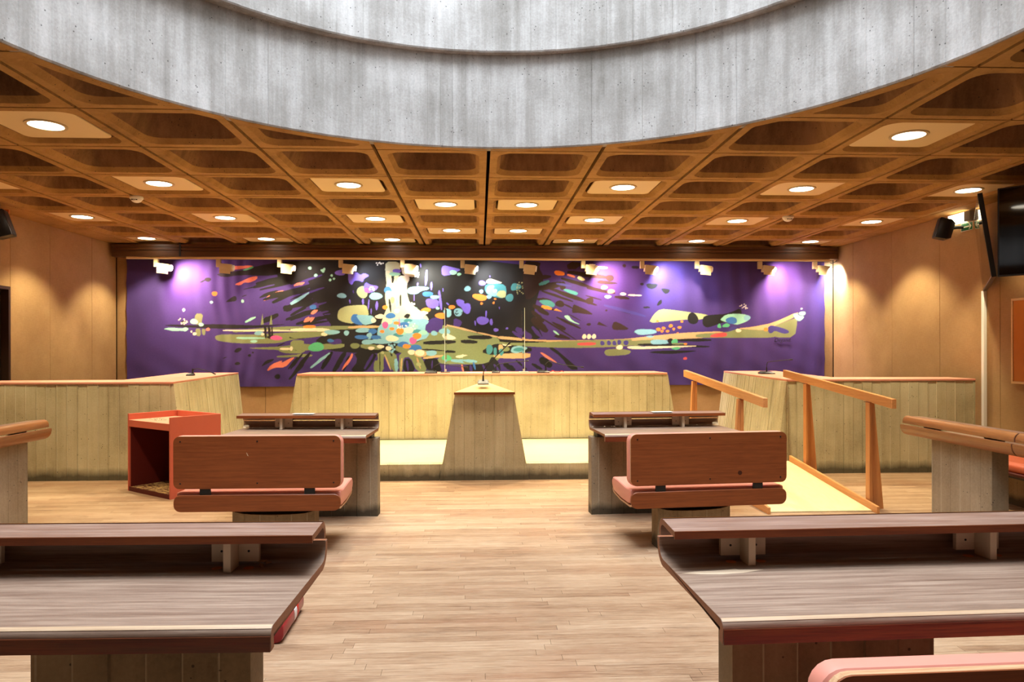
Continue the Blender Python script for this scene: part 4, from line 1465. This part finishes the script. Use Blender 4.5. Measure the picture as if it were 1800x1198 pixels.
B('cream', 'C', 362, 797, 42, 16)
P('tan', 'C', 285, 728, 420, 740, 560, 760, 900, 766, 1300, 757, 1500, 736, 1500, 762, 1000, 790, 560, 790, 400, 765, 285, 752, k=1)
P('olive', 'C', 300, 770, 560, 786, 900, 768, 1500, 752, 1500, 802, 1200, 824, 900, 830, 600, 822, 300, 798)
P('black', 'C', 293, 752, 500, 770, 720, 777, 560, 787, 300, 782)
P('red', 'C', 930, 785, 1085, 782, 1085, 806, 935, 810)
B('navy', 'C', 1138, 790, 17, 20, 1192, 788, 17, 20, 1237, 790, 17, 20, 1277, 783, 17, 20, 1333, 787, 20, 22)
B('cream', 'C', 990, 734, 18, 20, 1029, 734, 18, 20, 1070, 733, 18, 20)
P('olive', 'C', 1150, 870, 1170, 840, 1300, 838, 1382, 855, 1350, 887, 1250, 895, 1175, 897)
B('cream', 'C', 1280, 825, 27, 20)
P('cream', 'C', 1335, 820, 1400, 812, 1500, 822, 1500, 842, 1360, 838)
# sky objects on black
P('teal', 'C', 175, 340, 185, 300, 260, 290, 345, 300, 357, 370, 330, 415, 260, 405, 200, 385)
P('light', 'C', 185, 360, 200, 310, 260, 300, 250, 350, 300, 380, 260, 400, 210, 385)
P('palegreen', 'C', 290, 350, 350, 350, 350, 405, 310, 412, 270, 390)
B('cream', 'C', 262, 352, 16, 14)
B('violet', 'C', 157, 288, 28, 22)
P('cream', 'C', 188, 270, 215, 250, 260, 262, 332, 288, 240, 292, 195, 290)
B('light', 'C', 38, 335, 26, 22, 150, 358, 16, 18, 212, 402, 22, 16)
P('orange', 'C', 75, 400, 85, 378, 150, 380, 202, 400, 185, 432, 140, 437, 100, 420)
B('orange', 'C', 152, 458, 11, 10, 262, 420, 10, 7, 250, 452, 8, 10)
B('teal', 'C', 380, 410, 30, 34)
P('teal', 'C', 388, 320, 410, 285, 470, 300, 477, 330, 430, 347, 395, 352)
dots('palegreen', 'C', 465, 330, 26, 50, 18, 5)
B('violet', 'C', 160, 600, 48, 36, 32, 500, 32, 42)
S('violet', 'C', 190, 518, 188, 572, 14, 98, 600, 103, 642, 12, 218, 225, 222, 240, 8, 295, 485, 298, 505, 6)
B('violet', 'C', 230, 612, 13, 26, 268, 678, 20, 15, 358, 665, 11, 9)
# right rays on purple
S('purple', 'C', 430, 665, 560, 745, 60, 400, 690, 490, 752, 26, 560, 650, 640, 740, 30)
P('brown', 'C', 480, 100, 640, 110, 620, 160, 660, 230, 640, 330, 560, 420, 500, 420)
S('brown', 'C', 850, 195, 1200, 240, 40, 800, 245, 1095, 335, 30, 1010, 325, 1245, 372, 28, 560, 330, 830, 290, 60, 700, 330, 1095, 472, 34, 1000, 390, 1135, 428, 12, 640, 350, 900, 442, 22, 820, 460, 905, 502, 14,
  570, 470, 700, 552, 44, 640, 490, 805, 522, 14, 760, 570, 962, 667, 22, 560, 580, 690, 692, 66, 620, 565, 925, 762, 14, 1240, 400, 1362, 416, 30, 1230, 490, 1372, 542, 20, 860, 545, 962, 602, 8, 850, 150, 965, 128, 60,
  560, 250, 720, 230, 40, 600, 420, 720, 430, 30, 560, 520, 660, 610, 40)
B('brown', 'C', 1200, 243, 38, 26, 815, 310, 25, 36, 1035, 435, 32, 30, 790, 460, 38, 27, 1027, 632, 18, 12, 1320, 140, 16, 14, 1465, 293, 14, 10, 1172, 515, 10, 8)
P('brown', 'C', 1090, 275, 1130, 258, 1285, 288, 1200, 298, 1110, 292)
P('brown', 'C', 885, 537, 900, 460, 930, 475, 1010, 510, 1072, 552, 990, 545, 930, 535)
P('brown', 'C', 710, 600, 842, 655, 830, 692, 750, 640)
P('brown', 'C', 730, 742, 780, 700, 905, 762)
P('brown', 'C', 1095, 635, 1110, 608, 1184, 652, k=0)
P('brown', 'C', 1215, 652, 1235, 603, 1300, 630, 1370, 677, 1230, 682)
P('black', 'C', 1380, 140, 1442, 140, 1442, 166, 1380, 162)
P('teal', 'C', 810, 340, 850, 335, 942, 365, 930, 390, 870, 372)
P('teal', 'C', 610, 430, 700, 425, 752, 460, 740, 492, 660, 472)
S('teal', 'C', 620, 300, 705, 268, 30)
S('navy', 'C', 760, 290, 885, 312, 18, 1150, 470, 1500, 565, 26)
P('mint', 'C', 820, 560, 860, 555, 890, 600, 965, 637, 900, 617, 850, 592)
P('mint', 'C', 730, 680, 760, 690, 792, 727, 750, 707)
P('orange', 'C', 740, 195, 760, 178, 830, 195, 827, 225, 760, 222)
S('salmon', 'C', 850, 215, 915, 236, 20)
P('cream', 'C', 930, 240, 950, 225, 1002, 255, 980, 270, 945, 257)
S('orange', 'C', 640, 480, 725, 502, 28)
P('orange', 'C', 740, 512, 760, 500, 808, 526, k=0)
B('mint', 'C', 1155, 322, 28, 16, 1185, 400, 26, 14)
B('salmon', 'C', 1210, 355, 32, 18)
B('cream', 'C', 1310, 377, 25, 12)
S('cream', 'C', 1350, 385, 1465, 389, 14, 1100, 155, 1182, 158, 20, 1030, 130, 1085, 133, 9)
P('teal', 'C', 1395, 700, 1420, 675, 1500, 668, 1500, 720, 1430, 707)
P('black', 'C', 690, 825, 740, 825, 850, 920, 955, 1012, 870, 1012, 800, 905)
S('black', 'C', 625, 915, 722, 985, 66, 560, 960, 645, 1012, 30, 330, 960, 425, 1015, 44, 430, 930, 520, 1010, 18)
P('salmon', 'C', 622, 865, 650, 868, 720, 915, 772, 957, 735, 942, 680, 915)
# far right, tile D
P('black', 'D', 115, 288, 220, 290, 200, 325, 165, 337, 130, 325)
P('black', 'D', 240, 335, 260, 328, 322, 340, 300, 373, 270, 376)
B('black', 'D', 85, 294, 16, 10)
P('black', 'D', 205, 475, 220, 440, 245, 420, 252, 450, 225, 474)
S('black', 'D', 95, 490, 152, 490, 16)
P('palegreen', 'D', 138, 622, 180, 550, 235, 502, 350, 512, 480, 530, 600, 545, 642, 560, 590, 592, 460, 590, 300, 607)
B('black', 'D', 507, 583, 45, 50)
P('black', 'D', 585, 600, 600, 560, 680, 550, 780, 545, 850, 520, 905, 493, 922, 545, 860, 590, 740, 622, 660, 652, 620, 660, 590, 640)
P('mint', 'D', 735, 590, 780, 550, 870, 540, 960, 550, 992, 580, 960, 607, 910, 627, 870, 637, 800, 617, 745, 602)
B('blue', 'D', 830, 600, 50, 28)
B('light', 'D', 960, 577, 28, 22)
P('green', 'D', 708, 642, 730, 620, 747, 662, 715, 662)
P('green', 'D', 750, 642, 790, 620, 820, 638, 800, 657, 755, 657)
dots('white', 'D', 935, 482, 34, 26, 12, 5)
P('navy', 'D', 790, 702, 830, 650, 882, 650, 865, 692, 800, 702)
B('orange', 'D', 213, 606, 12, 9, 415, 608, 11, 11, 322, 645, 18, 14, 262, 664, 16, 12, 220, 675, 20, 14, 250, 690, 14, 11, 295, 690, 14, 11, 347, 672, 12, 11, 396, 658, 16, 12, 380, 708, 10, 9)
P('light', 'D', 15, 690, 60, 672, 190, 675, 212, 700, 170, 714, 60, 724)
P('tan', 'D', 0, 748, 300, 715, 480, 700, 790, 690, 790, 747, 650, 744, 400, 757, 0, 775)
P('olive', 'D', 0, 768, 280, 755, 302, 800, 100, 812, 0, 815)
P('olive', 'D', 530, 712, 790, 700, 880, 670, 1000, 672, 1120, 680, 1202, 720, 1180, 747, 900, 747, 530, 747)
P('tan', 'D', 870, 667, 1000, 655, 1180, 620, 1392, 523, 1387, 560, 1180, 652, 1130, 682, 1000, 677)
P('olive', 'D', 1160, 660, 1372, 573, 1387, 600, 1362, 744, 1190, 744, 1130, 702, 1120, 670)
P('navy', 'D', 1130, 660, 1160, 640, 1250, 660, 1312, 685, 1312, 707, 1270, 714, 1190, 685, 1170, 707, 1140, 707)
B('orange', 'D', 1117, 675, 17, 16)
P('red', 'D', 650, 725, 700, 708, 792, 700, 792, 737, 655, 744)
B('cream', 'D', 888, 685, 24, 16)
P('mint', 'D', 1345, 545, 1380, 540, 1400, 560, 1442, 565, 1430, 587, 1400, 607, 1370, 590)
B('mint', 'D', 1425, 540, 27, 18)
B('white', 'D', 1418, 500, 8, 7)
P('light', 'D', 110, 735, 150, 725, 192, 735, 150, 747)
S('black', 'D', 370, 765, 660, 765, 28, 50, 802, 645, 820, 26)
P('light', 'D', 150, 770, 200, 758, 302, 765, 307, 795, 200, 802, 160, 797)
B('black', 'D', 318, 772, 22, 24)
B('green', 'D', 355, 778, 27, 24)
S('olive', 'D', 330, 795, 462, 795, 16)
P('cream', 'D', 0, 820, 535, 810, 535, 820, 0, 845)
P('black', 'D', 130, 870, 200, 855, 400, 853, 558, 853, 450, 872, 300, 884)
P('green', 'D', 318, 835, 370, 820, 412, 830, 370, 850)
B('orange', 'D', 445, 798, 15, 8)
B('red', 'D', 443, 920, 16, 12)

xs = np.linspace(TX0, TX1, NX)
zs = np.linspace(TZ0, TZ1, NZ)
gx, gz = np.meshgrid(xs, zs)
u = (gx - TX0) / (TX1 - TX0)
hgt = (gz - TZ0) / (TZ1 - TZ0)
# hanging folds: a few cm of slow waves, finer puckers near the right end and the lower hem
wav = 0.006 * np.sin(gx * 7.3 + 0.6 * np.sin(gz * 2.0)) + 0.004 * np.sin(gx * 17.0 + 1.3 * np.sin(gz * 3.1))
wav += 0.010 * np.clip((u - 0.72) * 4, 0, 1) * np.sin(gx * 21 + 0.9 * np.sin(gz * 2.4)) * np.clip(hgt * 1.6, 0, 1)
wav += 0.006 * np.clip(0.45 - hgt, 0, 1) * 2 * np.sin(gx * 9 + gz * 14)
wav += 0.006 * np.exp(-((u - 0.14) / 0.05) ** 2) * np.sin(gx * 30 + 2 * np.sin(gz * 3))
gy = 12.262 + wav * 0.8
scal = 0.012 * np.abs(np.sin(gz * 7.2)) * np.exp(-np.minimum(u, 1 - u) / 0.004)
gx = gx + np.where(u < 0.5, scal, -scal)
co = np.stack([gx, gy, gz], -1).reshape(-1, 3).astype(np.float32)
me = bpy.data.meshes.new('tapestry')
ii = (np.arange(NZ - 1)[:, None] * NX + np.arange(NX - 1)[None, :]).reshape(-1)
quads = np.stack([ii, ii + 1, ii + NX + 1, ii + NX], -1).astype(np.int32)
me.vertices.add(len(co))
me.vertices.foreach_set('co', co.reshape(-1))
me.loops.add(quads.size)
me.loops.foreach_set('vertex_index', quads.reshape(-1))
me.polygons.add(len(quads))
me.polygons.foreach_set('loop_start', np.arange(0, quads.size, 4, dtype=np.int32))
me.polygons.foreach_set('use_smooth', np.ones(len(quads), dtype=bool))
me.update(calc_edges=True)
ca = me.color_attributes.new('design', 'FLOAT_COLOR', 'POINT')
ca.data.foreach_set('color', img.reshape(-1).astype(np.float32))
me.materials.append(M['tapestry'])
tap = bpy.data.objects.new('tapestry', me)
COL.objects.link(tap)
tag(tap, 'wide violet and black tapestry with an abstract burst of coloured shapes on the back wall', 'tapestry')
MB().box(TX0 + 0.02, TX1 - 0.02, 12.278, 12.296, TZ0 + 0.02, TZ1 - 0.004).build('lining', M['gap'], tap)
fc = bpy.data.curves.new('signature', 'FONT')
fc.body = 'Degand.'
fc.size = 0.092
fc.shear = 0.25
fc.extrude = 0.001
fc.materials.append(M['black'])
tmp = bpy.data.objects.new('signature_text', fc)
COL.objects.link(tmp)
sm = bpy.data.meshes.new_from_object(tmp.evaluated_get(bpy.context.evaluated_depsgraph_get()))
bpy.data.objects.remove(tmp)
sg = bpy.data.objects.new('signature', sm)
COL.objects.link(sg)
sg.rotation_euler = (PI / 2, 0, 0)
sg.location = (5.125, 12.245, 1.615)
sg.parent = tap

# ================================================================== MICROPHONES, SCREENS, PAPERS
def microphone(label, loc, rz, neck, size=(0.075, 0.055), plastic='black_plastic', group=None):
    t = thing('microphone', label, 'microphone', loc, rz, group)
    a, b = size
    MB().loft([[(-a, -b, 0), (a, -b, 0), (a, b, 0), (-a, b, 0)], [(-a, -b, 0.014), (a, -b, 0.014), (a, b, 0.020), (-a, b, 0.020)], [(-a * .72, -b * .6, 0.030), (a * .72, -b * .6, 0.030), (a * .72, b * .8, 0.042), (-a * .72, b * .8, 0.042)]]).build('base', M[plastic], t, bevel=0.004)
    n0 = Vector(neck[0])
    MB().lathe([(0.011, 0.036), (0.009, 0.10)], (neck[0][0], neck[0][1]), 10).build('socket', M['black_plastic'], t, smooth=0.6)
    pts = [tuple(n0 + Vector((0, 0, 0.06)))] + [tuple(p) for p in neck[1:]]
    MB().tube(pts, 0.0058, 6).build('gooseneck', M['black'], t, smooth=0.8)
    d = (Vector(pts[-1]) - Vector(pts[-2])).normalized()
    e = Vector(pts[-1])
    MB().tube([tuple(e), tuple(e + d * 0.012), tuple(e + d * 0.045)], [0.006, 0.010, 0.010], 8).build('capsule', M['black'], t, smooth=0.8)
    return t


ws_z = 0.986 + 0.022 + 0.036
microphone('grey gooseneck microphone on the triangular top of the concrete stand', (0.042, 8.37, 1.094), 0, [(0.0, 0.0, 0), (0.002, 0.0, 0.12), (0.008, 0.0, 0.16), (0.04, 0.0, 0.21), (0.15, 0, 0.33), (0.285, 0.0, 0.465)], (0.066, 0.05), 'grey_plastic').rotation_euler = (rad(11.5), 0, 0)
JT = 1.1455
microphone("black microphone on the judges' bench left of both clear screens", (-0.715, 10.575, JT), 0, [(0.05, 0, 0), (0.06, 0, 0.11), (0.12, 0, 0.14), (0.30, 0, 0.115), (0.50, 0, 0.09)], (0.09, 0.07))
microphone("black microphone on the judges' bench between the two clear screens", (0.24, 10.575, JT), 0, [(0.0, 0, 0), (0.0, 0, 0.10), (0.05, 0, 0.135), (0.30, 0, 0.165), (0.44, 0, 0.175)], (0.060, 0.05))
microphone("black microphone on the judges' bench right of both clear screens", (0.94, 10.575, JT), 0, [(0.04, 0, 0), (0.03, 0, 0.12), (0.08, 0, 0.17), (0.30, 0, 0.12), (0.56, 0, 0.085)], (0.09, 0.07))
flat('cable', MB().tube([(1.06, 10.72, JT + 0.006), (1.10, 10.73, JT + 0.03), (1.14, 10.75, JT + 0.008), (1.20, 10.80, JT + 0.006), (1.25, 10.82, JT + 0.02), (1.28, 10.85, JT + 0.006)], 0.005, 6), M['label_red'],
     "red cable curled beside the right microphone on the judges' bench", 'cable', smooth=0.8)
microphone('black microphone with a bent neck on the right side counter', (4.165, 10.22, 1.1305), 0, [(0.0, 0, 0), (0.0, 0, 0.12), (0.015, 0, 0.17), (0.06, 0, 0.180), (0.34, 0, 0.205)], (0.10, 0.075))
microphone('small microphone bent low on the left side counter', (-4.09, 10.33, 1.1305), 0, [(0.03, 0, 0), (0.05, 0, 0.09), (0.10, 0.0, 0.10), (0.20, 0.02, 0.075), (0.29, 0.05, 0.035)], (0.05, 0.04))
for x, lab, base in ((-0.517, "clear upright acrylic screen edge-on at the left microphone of the judges' bench", 'black_plastic'), (0.675, "clear upright acrylic screen edge-on near the right microphone of the judges' bench", 'white_metal')):
    t = thing('acrylic_screen', lab, 'screen', (x, 10.9, JT), 0, "clear screens on the judges' bench")
    MB().box(-0.004, 0.004, -0.20, 0.36, 0.012, 0.97).build('pane', M['acrylic'], t, bevel=0.0012, seg=1)
    MB().box(-0.07, 0.07, -0.05, 0.07, 0.0, 0.012).build('foot', M[base], t, bevel=0.003, seg=1)
    for ye in (-0.2035, 0.3605):
        MB().box(-0.004, 0.004, ye, ye + 0.003, 0.0125, 0.97).build('pane_edge_glint', M['acrylic_edge_glint'], t)  # added pale strips stand in for the edge-lit brightness of the pane
    MB().box(-0.014, -0.0045, -0.04, 0.04, 0.0125, 0.05).box(0.0045, 0.014, -0.04, 0.04, 0.0125, 0.05).build('clamp', M['white_metal'], t)


def sheet_of(label, w, d, loc, rz, m='paper', cat='paper', h=0.0012):
    o = MB().box(-w / 2, w / 2, -d / 2, d / 2, 0, h).build('paper_sheet', M[m])
    o.location, o.rotation_euler = loc, (0, 0, rz)
    return tag(o, label, cat)


def on_desk(t, x, y, z):
    return Matrix.Translation(t.location) @ Matrix.Rotation(t.rotation_euler.z, 4, 'Z') @ Vector((x, y, z))


sheet_of('white paper lying on the raised shelf of the desk behind the left bench', 0.19, 0.09, on_desk(DL2, -0.04, 0.50, 0.9155), rad(-2.2))
sheet_of('white paper lying on the raised shelf of the desk behind the right bench', 0.19, 0.09, on_desk(DR2, 0.04, 0.50, 0.9155), rad(4.0))
sheet_of('white paper on the front corner of the right side counter', 0.18, 0.28, (3.93, 8.78, 1.1305), rad(8))
sheet_of("thin papers lying flat on the judges' bench between the left screen and the middle microphone", 0.24, 0.18, (-0.08, 10.86, JT), rad(3))
# crumpled wrapper on the left front desk
rr = random.Random(5)
cm = MB()
for k in range(7):
    c = Vector((rr.uniform(-0.016, 0.016), rr.uniform(-0.012, 0.012), rr.uniform(0.004, 0.012)))
    pts = [c + Vector((rr.uniform(-0.013, 0.013), rr.uniform(-0.011, 0.011), rr.uniform(-0.004, 0.008))) for _ in range(4)]
    for p in pts:
        p.z = max(p.z, 0.0005)
    cm.add(pts, [(0, 1, 2), (0, 2, 3), (0, 3, 1), (1, 3, 2)])
cw = cm.build('crumpled_wrapper', M['debris_m'])
cw.location = on_desk(DL1, W1 / 2 - 0.195, 0.535, 0.7755)
tag(cw, 'tiny crumpled brown wrapper under the shelf of the left front desk', 'wrapper')
# bare streak worn through the varnish of the right front desk
st = [(-0.150, -0.002), (-0.10, 0.012), (-0.03, 0.018), (0.02, 0.026), (0.04, 0.030), (0.05, 0.022), (0.13, 0.014), (0.10, 0.004), (0.05, -0.012), (-0.02, -0.020), (-0.09, -0.016)]
o = MB().prism([(a - W1 / 2 + 0.165, b + 0.405) for a, b in st], 'z', 0.7752, 0.7757).build('bare_streak', M['worn'], DR1)
o['label'] = 'pale bare streak'
# maroon roll with band
mr = thing('cushion_roll', 'maroon vinyl cushion with a white and red band lying behind the left front desk', 'cushion', (-1.115, 3.93, 0.0), rad(1.5))
MB().prism(rrect(-0.13, 0.11, 0.002, 0.115, 0.045, 5), 'y', -0.24, 0.24).build('roll', M['maroon_vinyl'], mr, bevel=0.014, seg=2)
MB().prism(rrect(-0.1315, 0.1115, 0.0005, 0.1165, 0.046, 5), 'y', 0.00, 0.055).build('white_band', M['label_white'], mr)
MB().prism(rrect(-0.1318, 0.1118, 0.0003, 0.1168, 0.046, 5), 'y', 0.0555, 0.095).build('red_band', M['label_red'], mr)

# ================================================================== RIGHT WALL FITTINGS
def slab4(mb, c, t):
    """slab from four front corners, thickness t along the back normal"""
    c = [Vector(p) for p in c]
    n = (c[1] - c[0]).cross(c[3] - c[0]).normalized()
    return mb.loft([[tuple(p) for p in c], [tuple(p + n * t) for p in c]])


def inset(c, m, lift):
    c = [Vector(p) for p in c]
    ux, uy = (c[1] - c[0]).normalized(), (c[3] - c[0]).normalized()
    n = ux.cross(uy).normalized() * lift
    return [c[0] + (ux + uy) * m + n, c[1] + (uy - ux) * m + n, c[2] - (ux + uy) * m + n, c[3] + (ux - uy) * m + n]


def television(label, corners, flip=1):
    t = thing('television', label, 'television', tuple(Vector(corners[0])), 0)
    base = Vector(corners[0])
    c = [tuple(Vector(p) - base) for p in corners]
    slab4(MB(), c, 0.045 * flip).build('housing', M['black_plastic'], t, bevel=0.003, seg=1)
    slab4(MB(), inset(c, 0.016, -0.0015 * flip), 0.001 * flip).build('display', M['screen'], t)
    return t


k = 0.955
DX = 0.0
n_t, n_b = (5.378 * k + DX, 7.5 * k, 1.5 + 1.669 * k), (5.535 * k + DX, 7.5 * k, 1.5 + 0.766 * k)
f_t, f_b = (6.301 * k + DX, 8.85 * k, 1.5 + 1.636 * k), (6.419 * k + DX, 8.85 * k, 1.5 + 0.722 * k)
television('wall television seen edge-on with a mirror-dark screen facing the exit sign', [n_b, f_b, f_t, n_t], 1)
k2 = 0.955
a_t, a_b = Vector((5.513 * k2 + 0.05, 7.45 * k2, 1.5 + 1.714 * k2)), Vector((5.511 * k2 + 0.05, 7.45 * k2, 1.5 + 0.767 * k2))
dv = Vector((0.66, -0.75, 0.0)).normalized() * 1.15
television('big black wall television cut off by the right edge', [a_b, a_b + dv, a_t + dv, a_t], -1)
mt = thing('television_bracket', 'dark bracket joining the two televisions to the right wall', 'bracket', (WR, 7.30, 2.60))
MB().box(-0.012, -0.001, -0.20, 0.20, -0.18, 0.18).build('plate', M['black'], mt)
MB().tube([(-0.012, 0.0, 0.0), (-0.25, 0.0, 0.0), (-0.46, -0.02, 0.0)], 0.022, 10).build('arm', M['black'], mt, smooth=0.7)

t = thing('exit_sign', 'green exit sign with a white arrow under the emergency light', 'sign', (WR, 8.834, 3.044), 0)
MB().box(-0.004, -0.0005, -0.112, 0.112, -0.052, 0.052).build('border', M['sign_white'], t)
MB().box(-0.0052, -0.0041, -0.105, 0.105, -0.045, 0.045).build('plate', M['sign_green'], t)
# arrow drawn in the y-z plane, pointing towards -y
ar = MB()
ar.prism([(0.085, -0.008), (-0.055, -0.008), (-0.055, 0.008), (0.085, 0.008)], 'x', -0.0064, -0.0053)
ar.prism([(-0.088, 0.0), (-0.055, 0.036), (-0.034, 0.036), (-0.060, 0.004), (-0.060, -0.004), (-0.034, -0.036), (-0.055, -0.036)], 'x', -0.0066, -0.0054)
ar.build('arrow', M['sign_white'], t)
t = thing('emergency_light', 'lit white emergency light box high on the right wall', 'emergency light', (WR, 8.90, 3.165), 0)
MB().box(-0.06, -0.0005, -0.20, -0.091, -0.062, 0.062).build('battery_box', M['grey_plastic'], t, bevel=0.004)
MB().box(-0.058, -0.0005, -0.09, 0.22, -0.060, 0.060).build('lit_cover', M['emer'], t, bevel=0.004)
t = thing('loudspeaker', 'black loudspeaker tilted on the right wall beside the emergency light', 'loudspeaker', (5.98, 8.93, 3.02), 0)
tl = Matrix.Rotation(rad(-20), 4, 'Z') @ Matrix.Rotation(rad(16), 4, 'Y') @ Matrix.Scale(0.82, 4)
MB().loft([[(-0.13, -0.10, -0.16), (-0.13, 0.10, -0.16), (-0.13, 0.10, 0.16), (-0.13, -0.10, 0.16)], [(0.03, -0.10, -0.16), (0.03, 0.10, -0.16), (0.03, 0.10, 0.16), (0.03, -0.10, 0.16)], [(0.10, -0.06, -0.12), (0.10, 0.06, -0.12), (0.10, 0.06, 0.12), (0.10, -0.06, 0.12)]], True, tl).build('cabinet', M['black_plastic'], t, bevel=0.012)
MB().box(-0.134, -0.1305, -0.085, 0.085, -0.145, 0.145, tl).build('grille', M['black'], t)
MB().tube([(0.08, 0.0, 0.02), (0.15, -0.01, 0.03), (0.216, -0.02, 0.03)], 0.022, 8).build('wall_bracket', M['black'], t, smooth=0.7)
t = thing('loudspeaker', 'black loudspeaker on an orange bracket at the upper left edge', 'loudspeaker', (-5.80, 8.90, 3.00), 0)
tl = Matrix.Rotation(rad(18), 4, 'Z') @ Matrix.Rotation(rad(-18), 4, 'Y')
MB().loft([[(0.13, -0.11, -0.16), (0.13, 0.11, -0.16), (0.13, 0.11, 0.16), (0.13, -0.11, 0.16)], [(-0.03, -0.11, -0.16), (-0.03, 0.11, -0.16), (-0.03, 0.11, 0.16), (-0.03, -0.11, 0.16)], [(-0.10, -0.07, -0.12), (-0.10, 0.07, -0.12), (-0.10, 0.07, 0.12), (-0.10, -0.07, 0.12)]], True, tl).build('cabinet', M['black_plastic'], t, bevel=0.012)
MB().box(0.1305, 0.134, -0.09, 0.09, -0.145, 0.145, tl).build('grille', M['black'], t)
MB().prism([(-0.279, -0.26), (-0.02, 0.20), (-0.02, 0.235), (-0.279, 0.235)], 'y', 0.235, 0.255).build('bracket', M['orange_board'], t)
MB().tube([(-0.05, 0.10, 0.0), (-0.08, 0.18, 0.05), (-0.12, 0.235, 0.06)], 0.018, 8).build('arm', M['black'], t, smooth=0.7)
flat('conduit', MB().box(-0.045, -0.0005, -0.022, 0.022, 0.0, 2.20), M['white_metal'], 'white upright cable conduit on the right wall below the televisions', 'conduit', bevel=0.004, seg=1).location = (WR, 8.50, 0.0)
t = thing('notice_board', 'cork notice board in a pale frame on the right wall', 'notice board', (WR, 7.45, 1.58), 0)
MB().box(-0.018, -0.001, -0.575, 0.575, -0.465, 0.465).build('cork_panel', M['cork'], t)
for a, b, c, d in ((-0.60, 0.60, 0.4655, 0.492), (-0.60, 0.60, -0.492, -0.4655), (-0.60, -0.5755, -0.465, 0.465), (0.5755, 0.60, -0.465, 0.465)):
    MB().box(-0.026, -0.001, a, b, c, d).build('frame_strip', M['light_ply'], t)
